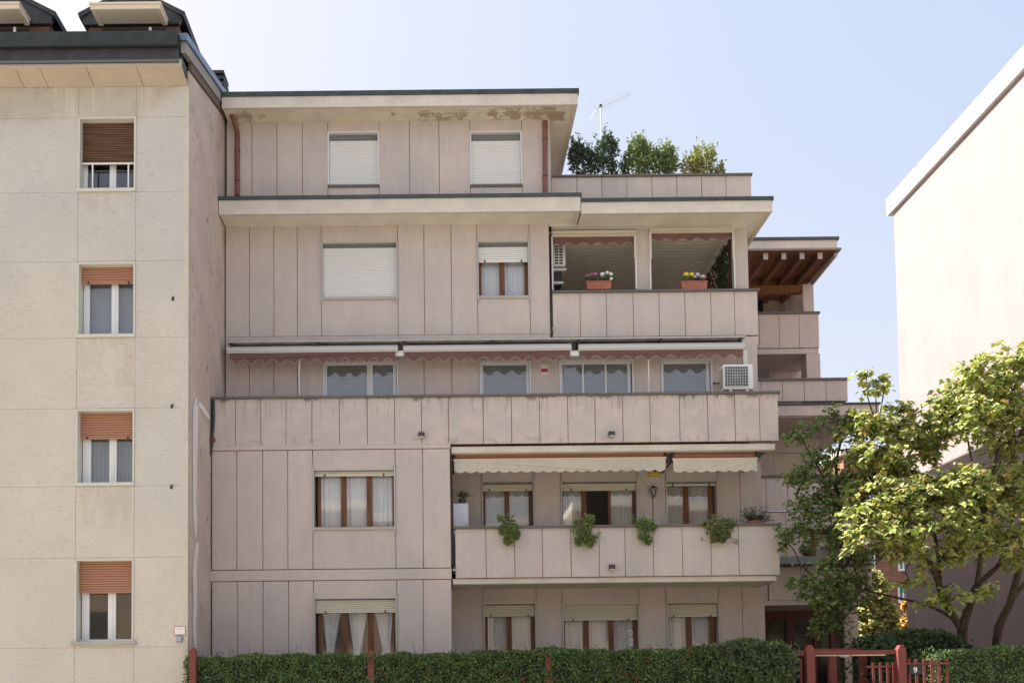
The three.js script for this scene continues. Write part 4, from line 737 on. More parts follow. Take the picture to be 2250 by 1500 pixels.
{
  const p = at(1436, 1078, dB - 0.12), t = thing('wall_lantern', 'black iron wall lantern between the balcony doors', 'lantern', V(p.x, p.y - 0.13, -dB));
  mesh('backplate', new RoundedBoxGeometry(0.07, 0.16, 0.02, 2, 0.008).translate(p.x, p.y + 0.02, -dB + 0.012), M.iron, t);
  mesh('arm', tube([V(p.x, p.y + 0.06, -dB + 0.02), V(p.x, p.y + 0.13, -dB + 0.08), V(p.x, p.y + 0.12, -dB + 0.13)], 0.012), M.iron, t);
  mesh('cap', new THREE.ConeGeometry(0.095, 0.08, 6).translate(p.x, p.y + 0.09, -dB + 0.13), M.iron, t);
  mesh('glass_body', new THREE.CylinderGeometry(0.075, 0.045, 0.17, 6).translate(p.x, p.y - 0.035, -dB + 0.13), std(0.28, 0.27, 0.24, { roughness: 0.2 }), t);
  for (let i = 0; i < 6; i++) { const a = i * Math.PI / 3 + Math.PI / 6; mesh('cage_bar', bar(V(p.x + Math.sin(a) * 0.047, p.y - 0.12, -dB + 0.13 + Math.cos(a) * 0.047), V(p.x + Math.sin(a) * 0.078, p.y + 0.05, -dB + 0.13 + Math.cos(a) * 0.078), 0.006, 5), M.iron, t); }
  mesh('finial', new THREE.SphereGeometry(0.03, 10, 8).translate(p.x, p.y - 0.135, -dB + 0.13), M.iron, t);
  mesh('cable', bar(V(p.x + 0.005, p.y - 0.9, -dB + 0.012), V(p.x, p.y - 0.05, -dB + 0.012), 0.008, 6), std(0.22, 0.08, 0.04), t);
  const r = rect(1424, 1033, 1448, 1046, dB), y = thing('alarm_siren', 'yellow box siren on the wall above the lantern', 'siren', V((r.x0 + r.x1) / 2, r.y0, -dB));
  mesh('case', new RoundedBoxGeometry(r.x1 - r.x0, (r.y1 - r.y0) * 1.6, 0.09, 3, 0.02).translate((r.x0 + r.x1) / 2, (r.y0 + r.y1) / 2 + 0.03, -dB + 0.047), std(0.55, 0.38, 0.06), y);
  mesh('lid', new RoundedBoxGeometry((r.x1 - r.x0) * 0.9, 0.05, 0.02, 2, 0.008).translate((r.x0 + r.x1) / 2, r.y0 + 0.015, -dB + 0.093), std(0.62, 0.46, 0.12), y);
}
{
  const r = rect(1189, 801, 1203, 824, dB), t = thing('wall_sticker', 'small white and red alarm notice on the balcony wall', 'sign', V((r.x0 + r.x1) / 2, r.y0, -dB)), h = r.y1 - r.y0;
  mesh('plate', box(r.x0, r.x1, r.y0, r.y1, -dB + 0.001, -dB + 0.007), std(0.72, 0.71, 0.72), t);
  mesh('red_band', box(r.x0, r.x1, r.y0 + h * 0.28, r.y0 + h * 0.62, -dB + 0.0075, -dB + 0.0095), std(0.45, 0.06, 0.09), t);
}
for (const [u, v, l] of [[657, 790, 'slender white awning crank rod in front of the narrow wall panels'], [1425, 788, 'slender white rod between two second floor windows']]) {
  const p = at(u, v, 23.45), t = thing('crank_rod', l, 'crank rod', V(p.x, PY(u, 960, 23.45), -23.45));
  mesh('rod', bar(V(p.x, PY(u, 960, 23.45), -23.45), p, 0.014), M.plasticWhite, t); mesh('crank_eye', new RoundedBoxGeometry(0.07, 0.1, 0.05, 2, 0.015).translate(p.x, p.y, p.z), M.creamFrame, t);
}
{
  const d = 23.0, r = rect(995, 1105, 1030, 1260, d), t = thing('balcony_cabinet', 'white balcony cabinet in the corner behind the lower parapet', 'cabinet', V((r.x0 + r.x1) / 2, r.y0, -d - 0.2));
  mesh('body', new RoundedBoxGeometry(r.x1 - r.x0, r.y1 - r.y0, 0.42, 2, 0.015).translate((r.x0 + r.x1) / 2, (r.y0 + r.y1) / 2, -d - 0.22), std(0.66, 0.68, 0.76, { roughness: 0.4 }), t);
  mesh('door', box(r.x0 + 0.02, r.x1 - 0.02, r.y0 + 0.04, r.y1 - 0.04, -d - 0.012, -d + 0.006), std(0.70, 0.72, 0.80, { roughness: 0.4 }), t);
  mesh('handle', box(r.x1 - 0.06, r.x1 - 0.045, r.y1 - 0.6, r.y1 - 0.45, -d + 0.006, -d + 0.025), M.alu, t);
  const pp = thing('potted_plant', 'small leafy potted plant on top of the white cabinet', 'plant', V(r.x1 - 0.12, r.y1, -d - 0.2));
  mesh('pot', new THREE.CylinderGeometry(0.09, 0.065, 0.13, 16).translate(r.x1 - 0.14, r.y1 + 0.066, -d - 0.2), M.iron, pp);
  const lv = []; for (let i = 0; i < 70; i++) { const a = rr(0, 6.28), e = rr(0.5, 1.4); lv.push({ p: V(r.x1 - 0.12 + rr(-0.04, 0.04), r.y1 + 0.13 + rr(0, 0.08), -d - 0.2 + rr(-0.04, 0.04)), dir: V(Math.cos(a), e - 0.3, Math.sin(a)), up: V(0, 1, 0.3), s: rr(0.12, 0.24), w: 0.35, c: tint([[0.10, 0.17, 0.05], [0.14, 0.20, 0.07], [0.2, 0.22, 0.12]]) }); }
  mesh('foliage', leafGeometry(lv), M.leaf, pp, 'stuff');
}
// terracotta flower boxes on the loggia coping
const petalG = new THREE.IcosahedronGeometry(1, 2); { const p = petalG.attributes.position; for (let i = 0; i < p.count; i++) { const q = V().fromBufferAttribute(p, i), k = 0.86 + 0.28 * Math.abs(Math.sin(q.x * 9) * Math.cos(q.y * 8 + q.z * 7)); p.setXYZ(i, q.x * k, q.y * k * 0.8, q.z * k); } petalG.computeVertexNormals(); }
function flowerBox(u0, u1, heads, label) {
  const d = dB + 0.06, r = rect(u0, 621, u1, 638, d), zc = -d, t = thing('flower_box', label, 'flower box', V((r.x0 + r.x1) / 2, r.y0, zc), 'terracotta flower boxes on the loggia parapet'), w = r.x1 - r.x0, h = r.y1 - r.y0;
  const s = poly([[r.x0 + 0.025, r.y0], [r.x1 - 0.025, r.y0], [r.x1 - 0.005, r.y1 - 0.03], [r.x1, r.y1 - 0.03], [r.x1, r.y1], [r.x0, r.y1], [r.x0, r.y1 - 0.03], [r.x0 + 0.005, r.y1 - 0.03]], zc - 0.1, zc + 0.09);
  mesh('trough', s, M.terracotta, t); mesh('rim', box(r.x0 - 0.006, r.x1 + 0.006, r.y1 - 0.02, r.y1 + 0.008, zc - 0.106, zc + 0.1), M.terracotta, t);
  const xm = (r.x0 + r.x1) / 2; mesh('garland_relief', tube([V(xm - w * 0.3, r.y1 - 0.04, zc + 0.092), V(xm - w * 0.14, r.y0 + 0.05, zc + 0.092), V(xm, r.y1 - 0.06, zc + 0.092), V(xm + w * 0.14, r.y0 + 0.05, zc + 0.092), V(xm + w * 0.3, r.y1 - 0.04, zc + 0.092)], 0.008), M.terracotta, t);
  const lv = []; for (const [u, v] of heads) { const p = at(u, v, d); for (let i = 0; i < 34; i++) { const k = rnd(); lv.push({ p: V(p.x + rr(-0.06, 0.06), r.y1 + (p.y - r.y1 - 0.03) * k * 0.9, zc + rr(-0.08, 0.09)), dir: rdir().add(V(0, 0.6, 0.2)), up: V(0, 1, 0.6), s: rr(0.05, 0.09), w: 0.8, c: tint([[0.05, 0.11, 0.05], [0.07, 0.14, 0.06], [0.10, 0.17, 0.05]]) }); } }
  mesh('foliage', leafGeometry(lv), M.leafDull, t, 'stuff');
  for (const [u, v, c, s2] of heads) { const p = at(u, v, d), q = petalG.clone().scale(s2 * 1.3, s2 * 1.3, s2 * 1.3).rotateY(rr(0, 6)).translate(p.x, p.y, zc + rr(-0.05, 0.05)), col = new Float32Array(q.attributes.position.count * 3); for (let i = 0; i < col.length; i += 3) { const k = rr(0.8, 1.1); col[i] = c[0] * k; col[i + 1] = c[1] * k; col[i + 2] = c[2] * k; } q.setAttribute('color', new THREE.BufferAttribute(col, 3)); mesh('flower', q, M.petal, t); }
}
const white = [0.82, 0.84, 0.82], pink = [0.45, 0.16, 0.36], yellow = [0.78, 0.68, 0.05], blush = [0.66, 0.55, 0.66];
flowerBox(1288, 1343, [[1291, 607, pink, 0.032], [1300, 603, pink, 0.032], [1308, 603, pink, 0.034], [1324, 604, white, 0.048], [1328, 608, white, 0.03], [1334.5, 600, white, 0.04], [1342, 604, white, 0.042], [1342.5, 614, white, 0.038], [1296, 613, pink, 0.02]], 'terracotta flower box with pink and white flowers');
flowerBox(1496, 1553, [[1507, 604, yellow, 0.05], [1519.5, 604, yellow, 0.052], [1533, 604, blush, 0.048], [1544, 608, blush, 0.05], [1526, 610, blush, 0.032], [1505, 616, white, 0.025], [1538, 609, blush, 0.03]], 'terracotta flower box with yellow and pale pink flowers');
// trellis with ivy at the end of the loggia
{
  const x = PX(1612, 580, 24.4) - 0.02, y0 = PY(1500, 700, 24.4), y1 = PY(1500, 516, 24.4), t = thing('trellis', 'dark wooden trellis with climbing ivy at the loggia end', 'trellis', V(x, y0, -26.4));
  for (const z of [-24.6, -25.6, -26.6, -27.6, -28.5]) mesh('post', box(x - 0.03, x + 0.04, y0, y1, z - 0.04, z + 0.04), M.woodDark, t);
  for (let k = -8; k < 22; k++) for (const s of [1, -1]) { const za = -24.6 - k * 0.28, len = y1 - y0, z2 = za - len; if (za > -24.6 + len) continue; const A = V(x + (s > 0 ? 0.012 : -0.012), s > 0 ? y0 : y1, za), B = V(A.x, s > 0 ? y1 : y0, z2); let t0 = 0, t1 = 1; if (za > -24.6) t0 = (za + 24.6) / len; if (z2 < -28.5) t1 = (za + 28.5) / len; if (t1 - t0 < 0.05) continue; mesh('lath', bar(A.clone().lerp(B, t0), A.clone().lerp(B, t1), 0.016, 4), M.woodDark, t); }
  const lv = []; for (let i = 0; i < 900; i++) { const z = -24.7 - Math.abs(rr(-0.75, 0.75)) * (i % 3 ? 1 : 2), y = rr(y0 + 0.8, y1 - 0.1); lv.push({ p: V(x - 0.05 + rr(-0.06, 0.05), y, z), dir: V(rr(-0.6, 0.2), -0.5 + rr(-0.5, 0.5), rr(0, 1)), up: V(-0.6, 0.6, 1), s: rr(0.06, 0.1), c: tint([[0.03, 0.065, 0.025], [0.05, 0.09, 0.035], [0.02, 0.045, 0.02]]) }); }
  mesh('ivy_leaves', leafGeometry(lv), M.leafDull, t, 'stuff');
}
// trailing plants over the lower parapet
function trailing(u, v, ru, rv, n, cols, label, extra = []) {
  const d = dA - 0.10, c = at(u, v, d), k = d / F, t = thing('trailing_plant', label, 'plant', V(c.x, PY(u, 1156, dA), -dA - 0.05), 'trailing plants along the lower balcony');
  const yc = PY(u, 1154, dA); mesh('planter', poly([[c.x - ru * k * 0.45, yc + 0.045], [c.x + ru * k * 0.45, yc + 0.045], [c.x + ru * k * 0.5, yc + 0.13], [c.x - ru * k * 0.5, yc + 0.13]], -dA - 0.16, -dA - 0.03), std(0.10, 0.085, 0.06), t);
  const lv = [];
  const lobes = [[0, 0.1, 0.85], [0, -0.25, 0.6], [0, 0.3, 0.7]]; for (let i = 0; i < 9; i++) lobes.push([rr(-0.9, 0.9), rr(-0.95, 0.8), rr(0.14, 0.34)]);
  for (let i = 0; i < n * 2.5; i++) { const lb = lobes[Math.floor(Math.pow(rnd(), 0.8) * lobes.length)], q = inBall().multiplyScalar(lb[2] * 1.15).add(V(lb[0], lb[1], 0)), wv = 1 - 0.32 * Math.max(0, -q.y); const p = V(c.x + q.x * ru * k * wv * rr(0.85, 1.1), c.y + q.y * rv * k, 0); p.z = p.y < yc + 0.05 ? -dA + 0.04 + (0.16 * Math.max(0.15, 1 - q.x * q.x)) * rr(0.1, 1.1) : -dA + rr(-0.14, 0.18); lv.push({ p, dir: V(rr(-1, 1), rr(-1.1, 0.5), rr(0, 1)), up: V(rr(-0.4, 0.4), 0.9, 0.8), s: rr(0.045, 0.085), c: tint(cols, 0.35) }); }
  for (const [eu, ev] of extra) { const p = at(eu, ev, dA - 0.05); for (let i = 0; i < 14; i++) lv.push({ p: V(p.x + rr(-0.05, 0.05), p.y + rr(-0.02, 0.10), p.z + rr(0, 0.04)), dir: V(rr(-1, 1), rr(-1, 0.3), 0.4), up: V(0, 0.8, 1), s: rr(0.03, 0.05), c: tint(cols, 0.35) }); }
  mesh('foliage', leafGeometry(lv), M.leaf, t, 'stuff');
  for (let i = 0; i < 7; i++) { const x = c.x + rr(-0.7, 0.7) * ru * k; mesh('stem', tube([V(x, yc + 0.12, -dA), V(x + rr(-0.03, 0.03), yc + 0.06, -dA + 0.1), V(x + rr(-0.05, 0.05), yc - rr(0.1, 0.3), -dA + 0.08)], 0.004, 12, 4), std(0.10, 0.12, 0.04), t); }
}
const vine = [[0.21, 0.32, 0.055], [0.16, 0.27, 0.05], [0.28, 0.37, 0.075], [0.11, 0.20, 0.045], [0.28, 0.22, 0.07]];
trailing(1120, 1161, 27, 34, 620, vine, 'round trailing plant over the parapet below the narrow curtained door', [[1128, 1196], [1100, 1176]]);
trailing(1281, 1163, 29, 33, 620, vine, 'trailing plant over the parapet in front of the open balcony door', [[1270, 1198], [1306, 1196], [1316, 1178]]);
trailing(1416, 1160, 23, 31, 480, vine.slice(0, 4), 'trailing plant over the parapet below the lantern', [[1430, 1190], [1389, 1140], [1440, 1168]]);
trailing(1580, 1158, 40, 30, 760, [...vine, [0.22, 0.12, 0.05]], 'wide trailing plant over the parapet beside the dark bush', [[1546, 1186], [1612, 1190], [1622, 1192]]);
{
  const d = 22.9, c = at(1658, 1128, d), t = thing('needle_bush', 'dark needle leaved bush in the lower balcony corner', 'plant', V(c.x, PY(1658, 1180, d), -d)), lv = [];
  mesh('pot', new THREE.CylinderGeometry(0.22, 0.17, 0.35, 20).translate(c.x, PY(1658, 1180, d) + 0.18, -d), M.terracotta, t);
  for (let i = 0; i < 60; i++) { const a = rr(0, 6.28), e = rr(0.15, 1.2), L = rr(0.28, 0.52), dir = V(Math.cos(a) * Math.cos(e), Math.sin(e), Math.sin(a) * Math.cos(e) * 0.6), o = V(c.x, c.y - 0.22, -d); for (let k = 0; k < 22; k++) { const q = rr(0.2, 1), p = o.clone().addScaledVector(dir, L * q); p.y -= 0.03 * q; lv.push({ p, dir: dir.clone().multiplyScalar(0.8).add(rdir()), up: rdir(), s: rr(0.04, 0.075), w: 0.35, c: tint([[0.05, 0.075, 0.05], [0.07, 0.10, 0.065], [0.035, 0.055, 0.04]]) }); } }
  mesh('foliage', leafGeometry(lv), M.leafDull, t, 'stuff');
}

// ================================================================ roof terrace shrubs and aerial
function roofShrub(stems, n, cols, label, d = 25.0) {
  const u = stems.reduce((a, s) => a + s[0], 0) / stems.length, base = at(u, 400, d), t = thing('terrace_shrub', label, 'shrub', V(base.x, base.y - 0.25, -d), 'shrubs on the roof terrace'), lv = [];
  const k = d / F;
  mesh('planter', box(base.x - 0.28, base.x + 0.28, base.y - 0.25, base.y + 0.06, -d - 0.2, -d + 0.2), M.terracotta, t);
  for (const [su, sv, ru, rv, w] of stems) {
    const top = at(su, sv, d), b0 = V(base.x + (top.x - base.x) * 0.5, base.y, -d + rr(-0.1, 0.1));
    mesh('stem', taper([b0, b0.clone().lerp(top, 0.5).add(V(rr(-0.04, 0.04), 0, rr(-0.1, 0.1))), top.clone().add(V(0, rv * k * 0.7, 0))], 0.018, 0.005, 10, 5), M.bark, t);
    for (let j = 0; j < 9; j++) { const a0 = V(top.x + rr(-1, 1) * ru * k, top.y + rr(0.1, 0.9) * rv * k, -d + rr(-1, 1) * ru * k), ln = rr(0.12, 0.34), dr = V(rr(-0.5, 0.5), 1, rr(-0.4, 0.4)); for (let i = 0; i < 12; i++) lv.push({ p: a0.clone().addScaledVector(dr, ln * i / 11), dir: V(rr(-1, 1), 0.5, rr(-1, 1)), up: rdir(), s: rr(0.05, 0.1), w: 0.8, c: tint(cols, 0.3) }); }
    for (let i = 0; i < n * w * 2.0; i++) { const q = inBall(), p = V(top.x + q.x * ru * k * 1.28, top.y + q.y * rv * k * 1.12, -d + q.z * ru * k * 1.3); if (p.y < base.y - 0.1) continue; lv.push({ p, dir: V(q.x, 0.5 + rr(-0.5, 0.6), q.z).add(rdir().multiplyScalar(0.6)), up: V(rr(-1, 1), 0.8, rr(-1, 1)), s: rr(0.06, 0.115), w: 0.85, c: tint(cols, 0.3) }); }
  }
  mesh('foliage', leafGeometry(lv), M.leaf, t, 'stuff');
}
const shadedG = [[0.055, 0.10, 0.05], [0.07, 0.125, 0.055], [0.04, 0.075, 0.045]], litG = [[0.17, 0.25, 0.055], [0.13, 0.21, 0.05], [0.23, 0.29, 0.07], [0.09, 0.15, 0.05]];  // penthouse shade and sunlight are mixed into these leaf greens
roofShrub([[1262, 345, 10, 20, 1.1], [1270, 330, 8, 14, 0.5], [1282, 362, 24, 24, 1.6], [1290, 345, 12, 18, 0.7]], 150, shadedG, 'shade toned terrace shrub tucked beside the overhanging penthouse roof');
roofShrub([[1325, 340, 15, 26, 1.3], [1335, 318, 11, 15, 0.6], [1322, 368, 24, 18, 1.3], [1348, 335, 8, 16, 0.4], [1362, 375, 16, 12, 0.6]], 150, shadedG, 'shade toned green terrace shrub in front of the aerial mast');
roofShrub([[1390, 345, 14, 20, 1.0], [1405, 325, 14, 20, 0.9], [1425, 342, 18, 20, 1.1], [1400, 370, 26, 16, 1.2], [1432, 370, 24, 15, 1.0]], 150, litG, 'tall sun toned green terrace shrub in the middle of the roof parapet');
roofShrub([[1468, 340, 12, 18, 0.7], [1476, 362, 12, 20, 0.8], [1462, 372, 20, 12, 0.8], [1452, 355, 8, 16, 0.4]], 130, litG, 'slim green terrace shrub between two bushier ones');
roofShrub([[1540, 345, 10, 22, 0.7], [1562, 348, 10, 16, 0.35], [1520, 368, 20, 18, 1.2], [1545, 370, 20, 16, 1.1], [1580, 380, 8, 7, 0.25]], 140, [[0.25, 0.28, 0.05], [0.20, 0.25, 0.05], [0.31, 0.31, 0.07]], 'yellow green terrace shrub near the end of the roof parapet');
{
  const d = 27, a = at(1323, 330, d), b2 = at(1320, 226, d), t = thing('aerial', 'thin white television aerial on a mast above the roof shrubs', 'aerial', V(a.x, a.y - 1.6, -d)), m = std(0.55, 0.55, 0.57, { roughness: 0.4, metalness: 0.3 });
  mesh('mast', bar(V(a.x, a.y - 1.6, -d), V(b2.x, b2.y, -d), 0.016), m, t);
  const p0 = at(1310, 240, d), p1 = at(1386, 206, d - 0.3); mesh('boom', bar(p0, p1, 0.007, 6), m, t);
  for (let i = 0; i < 13; i++) { const q = p0.clone().lerp(p1, 0.06 + i * 0.075), L = 0.2 - i * 0.007; mesh('element', bar(V(q.x - 0.02, q.y - L * 0.35, q.z - L), V(q.x + 0.02, q.y + L * 0.35, q.z + L), 0.004, 5), m, t); }
  for (const s of [1, -1]) mesh('reflector', bar(p0, V(p0.x - 0.16, p0.y + s * 0.28, p0.z), 0.005, 5), m, t);
  mesh('clamp', new RoundedBoxGeometry(0.08, 0.08, 0.08, 2, 0.02).translate(b2.x, b2.y - 0.08, -d), M.iron, t);
}

// ================================================================ gate, fence, hedge
function leafHedge(name, label, prof, d0, d1, n, s0, s1, cols, yBottom = 0.12) {      // prof: pixel points of the top edge
  const P = prof.map(([u, v]) => at(u, v, (d0 + d1) / 2)), x0 = P[0].x, x1 = P.at(-1).x, top = x => { for (let i = 0; i + 1 < P.length; i++) if (x <= P[i + 1].x) { const k = (x - P[i].x) / (P[i + 1].x - P[i].x); return P[i].y + (P[i + 1].y - P[i].y) * k; } return P.at(-1).y; };
  const t = thing(name, label, 'hedge', V((x0 + x1) / 2, yBottom, -(d0 + d1) / 2)), lv = [];
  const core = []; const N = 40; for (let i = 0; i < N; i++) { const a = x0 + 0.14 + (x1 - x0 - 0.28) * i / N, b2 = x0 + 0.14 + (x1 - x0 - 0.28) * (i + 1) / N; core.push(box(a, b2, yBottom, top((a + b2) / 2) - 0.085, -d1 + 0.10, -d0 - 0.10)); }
  mesh('core_filler', core, std(0.018, 0.02, 0.011), t);  // filler boxes added to stop see-through, coloured nearly black
  for (let i = 0; i < n; i++) {
    const x = rr(x0, x1), ty = top(x) + 0.08 * (fbm(((x % 3) + 3) % 3 / 3, 0.3, 9, 3, 401, 3) - 0.5) * 2, f = rnd(); let p, nrm;
    if (f < 0.66) { const y = ty - Math.pow(rnd(), 1.25) * 1.25; const lump = 0.16 * (vnoise((x + 40) * 5, (y + 10) * 5, 999, 999, 411) - 0.5); p = V(x, y, -d0 + lump - Math.pow(rnd(), 1.6) * 0.14); nrm = V(rr(-0.5, 0.5), rr(-0.2, 0.7), 1); }
    else if (f < 0.95) { p = V(x, ty - Math.pow(rnd(), 1.5) * 0.14, -rr(d0, d1)); nrm = V(rr(-0.5, 0.5), 1, rr(-0.4, 0.6)); }
    else { const e = rnd() < 0.5 ? x0 : x1; p = V(e + rr(-0.06, 0.06), ty - rnd() * 0.9, -rr(d0, d1)); nrm = V(e === x0 ? -1 : 1, 0.3, 0.4); }
    lv.push({ p, dir: nrm.clone().multiplyScalar(0.55).add(rdir()), up: nrm.clone().add(rdir().multiplyScalar(0.5)), s: rr(s0, s1), c: tint(cols, 0.4) });
  }
  return { t, lv, top, x0, x1 };
}
const privet = [[0.055, 0.12, 0.03], [0.08, 0.165, 0.04], [0.036, 0.075, 0.024], [0.115, 0.20, 0.045], [0.16, 0.23, 0.06]];
{
  const h = leafHedge('hedge', 'long clipped dark green hedge in front of the taupe building', [[418, 1447], [470, 1443], [640, 1441], [820, 1438], [990, 1440], [1060, 1432], [1200, 1426], [1330, 1432], [1450, 1427], [1560, 1424], [1600, 1422]], 19.92, 20.55, 60000, 0.03, 0.058, privet);
  // reddened leaves, berries and stray shoots
  for (let i = 0; i < 26; i++) { const x = rr(h.x0 + 0.1, h.x1), y = h.top(x) - rr(0.05, 0.9); for (let k = 0; k < 14; k++) h.lv.push({ p: V(x + rr(-0.09, 0.09), y + rr(-0.07, 0.07), -19.9 + rr(-0.03, 0.03)), dir: rdir(), up: V(0, 0.5, 1), s: rr(0.025, 0.05), c: tint([[0.22, 0.05, 0.03], [0.28, 0.09, 0.03], [0.16, 0.04, 0.025]]) }); }
  for (let i = 0; i < 330; i++) { const x = rr(h.x0 + 0.05, h.x1 - 0.05), y = h.top(x), L = rr(0.05, 0.2) * (rnd() < 0.12 ? 1.8 : 1), lean = rr(-0.3, 0.3), z = -rr(19.95, 20.5); for (let k = 0; k < 9; k++) { const q = k / 8; h.lv.push({ p: V(x + lean * L * q, y - 0.03 + L * q, z), dir: V(rr(-1, 1), 0.7, rr(-1, 1)), up: rdir(), s: rr(0.018, 0.034), w: 0.7, c: tint([[0.06, 0.10, 0.045], [0.09, 0.13, 0.06]]) }); } }
  mesh('foliage', leafGeometry(h.lv), M.leafDull, h.t, 'stuff');
  const l = leafHedge('laurel_shrub', 'glossy bright green laurel at the gate end of the hedge', [[1556, 1424], [1590, 1417], [1630, 1413], [1680, 1414], [1715, 1420], [1736, 1440]], 19.72, 20.5, 3600, 0.07, 0.13, [[0.10, 0.16, 0.035], [0.075, 0.13, 0.03], [0.13, 0.19, 0.05], [0.05, 0.09, 0.025]]);
  l.t.userData.category = 'shrub'; mesh('foliage', leafGeometry(l.lv), M.leaf, l.t, 'stuff');
  const r = leafHedge('hedge', 'clipped dark hedge beside the numbered gate post', [[2030, 1445], [2060, 1430], [2150, 1424], [2270, 1422], [2420, 1420]], 19.92, 20.7, 15000, 0.03, 0.055, privet);
  mesh('foliage', leafGeometry(r.lv), M.leafDull, r.t, 'stuff');
  const s = leafHedge('evergreen_shrub', 'spreading dark evergreen shrub behind the gate', [[1884, 1432], [1900, 1408], [1935, 1394], [1980, 1388], [2030, 1390], [2070, 1400], [2095, 1425]], 20.75, 22.2, 6500, 0.05, 0.11, [[0.03, 0.062, 0.022], [0.045, 0.085, 0.028], [0.055, 0.10, 0.03]]);
  s.t.userData.category = 'shrub'; mesh('foliage', leafGeometry(s.lv), M.leafDull, s.t, 'stuff');
}
function post(parent, x, yTop, z, w, mat = M.redPaint) {
  const s = new THREE.Shape([[-w / 2, 0], [w / 2, 0], [w / 2, yTop - w * 0.55], [w * 0.2, yTop], [-w * 0.2, yTop], [-w / 2, yTop - w * 0.55]].map(p => new THREE.Vector2(...p)));
  return mesh('post', metres(new THREE.ExtrudeGeometry(s, { depth: w * 0.9, bevelEnabled: true, bevelSize: 0.008, bevelThickness: 0.008, bevelSegments: 2 }).translate(x, 0, z - w * 0.45)), mat, parent);
}
{
  const d = 20.16, xA = PX(424, 1440, d), xB = PX(1765, 1440, d), f = thing('picket_fence', 'red painted picket fence buried in the long hedge', 'fence', V((xA + xB) / 2, 0, -d));
  for (const [u, v] of [[424, 1424], [815, 1429], [1205, 1437]]) post(f, PX(u, 1440, u < 500 ? 19.88 : 20.02), PY(u, v, 20), u < 500 ? -19.88 : -20.02, 0.115, M.redPaint);
  const yt = PY(1100, 1452, d), yr1 = PY(1100, 1461, d);
  for (const y of [yr1, 0.5]) mesh('rail', box(xA + 0.05, xB, y - 0.03, y + 0.03, -d - 0.05, -d - 0.02), M.redPaint, f);
  const pk = box(-0.03, 0.03, 0.2, yt, -0.0, 0.025);
  for (let x = xA + 0.16; x < xB - 0.04; x += 0.157) { const m = new THREE.Mesh(pk, M.redPaint); m.name = 'picket'; m.castShadow = m.receiveShadow = true; m.position.set(x - f.position.x, 0, -0.019); f.add(m); }
  // gate: posts, lintel beam, picket leaf
  const dg = 19.85, g = thing('entrance_gate', 'red wooden entrance gate frame with a beam between two posts', 'gate', V(PX(1880, 1450, dg), 0, -dg));
  for (const u of [1779.5, 1980]) post(g, PX(u, 1450, dg), PY(u, 1418, dg), -dg, 0.15);
  const bm = (u0, u1, v0, v1, d2, mat = M.redPaint) => { const r = rect(u0, v0, u1, v1, d2); return mesh('beam', box(r.x0, r.x1, r.y0, r.y1, -d2 - 0.09, -d2), mat, g); };
  bm(1788, 1973, 1428, 1437, dg + 0.02); bm(1700, 1771, 1429, 1441, dg + 1.0, M.redPaint);
  const lr = rect(1788, 1438.5, 1868, 1440.5, dg); mesh('beam_trim', box(lr.x0, lr.x1, lr.y0, lr.y1, -dg - 0.07, -dg - 0.02), std(0.58, 0.48, 0.38), g); const lr2 = rect(1873, 1437.5, 1948, 1440, dg); mesh('beam_trim', box(lr2.x0, lr2.x1, lr2.y0, lr2.y1, -dg - 0.07, -dg - 0.02), std(0.58, 0.48, 0.38), g);
  mesh('lamp_cover', new THREE.SphereGeometry(0.09, 18, 8, 0, 6.2832, Math.PI / 2, Math.PI / 2).scale(1.3, 0.5, 1).translate(PX(1858, 1441, dg), PY(1858, 1439, dg), -dg - 0.06), std(0.55, 0.55, 0.52), g);
  for (const u of [1830, 1898]) { const x = PX(u, 1450, 21.2); mesh('inner_post', box(x - 0.07, x + 0.07, 0, PY(u, 1428, 21.2), -21.3, -21.16), M.redPaint, g); }
  bm(1785, 1900, 1424, 1432, 21.2, M.redPaint);
  const y2 = PY(1950, 1452, dg + 0.05); for (const u of [1921, 1937, 1953, 1966]) { const x = PX(u, 1470, dg + 0.05); mesh('picket', box(x - 0.024, x + 0.024, 0.15, y2 - 0.02, -dg - 0.09, -dg - 0.065), M.redPaint, g); }
  const q = rect(1905, 1462, 1972, 1466, dg + 0.05); mesh('rail', box(q.x0, q.x1, q.y0, q.y1, -dg - 0.064, -dg - 0.03), M.redPaint, g); mesh('rail', box(q.x0, q.x1, q.y0 - 0.34, q.y1 - 0.34, -dg - 0.064, -dg - 0.03), M.redPaint, g);
  // short fence with the house number
  const n = thing('picket_fence', 'short red picket fence behind the house number', 'fence', V(PX(2040, 1470, dg), 0, -dg));
  for (const u of [2000, 2016, 2033, 2050, 2066, 2083]) { const x = PX(u, 1470, dg + 0.02); mesh('picket', box(x - 0.026, x + 0.026, 0.2, PY(u, 1447, dg), -dg - 0.055, -dg - 0.03), M.redPaint, n); }
  const q2 = rect(1990, 1455, 2090, 1459, dg); mesh('rail', box(q2.x0, q2.x1, q2.y0, q2.y1, -dg - 0.029, -dg + 0.0), M.redPaint, n); mesh('rail', box(q2.x0, q2.x1, 0.45, 0.5, -dg - 0.029, -dg), M.redPaint, n);
  const r = rect(1999, 1460, 2026, 1481, dg - 0.02), pl = thing('number_plate', 'dark slate house number plate reading 9 by the gate post', 'sign', V((r.x0 + r.x1) / 2, r.y0, -dg));
  const cv = document.createElement('canvas'); cv.width = 128; cv.height = 104; const c = cv.getContext('2d'); c.fillStyle = '#2c2e33'; c.fillRect(0, 0, 128, 104); c.fillStyle = '#f0f0ea'; c.font = 'bold 84px sans-serif'; c.textAlign = 'center'; c.textBaseline = 'middle'; c.fillText('9', 64, 56);
  const ct = new THREE.CanvasTexture(cv); ct.colorSpace = THREE.SRGBColorSpace;
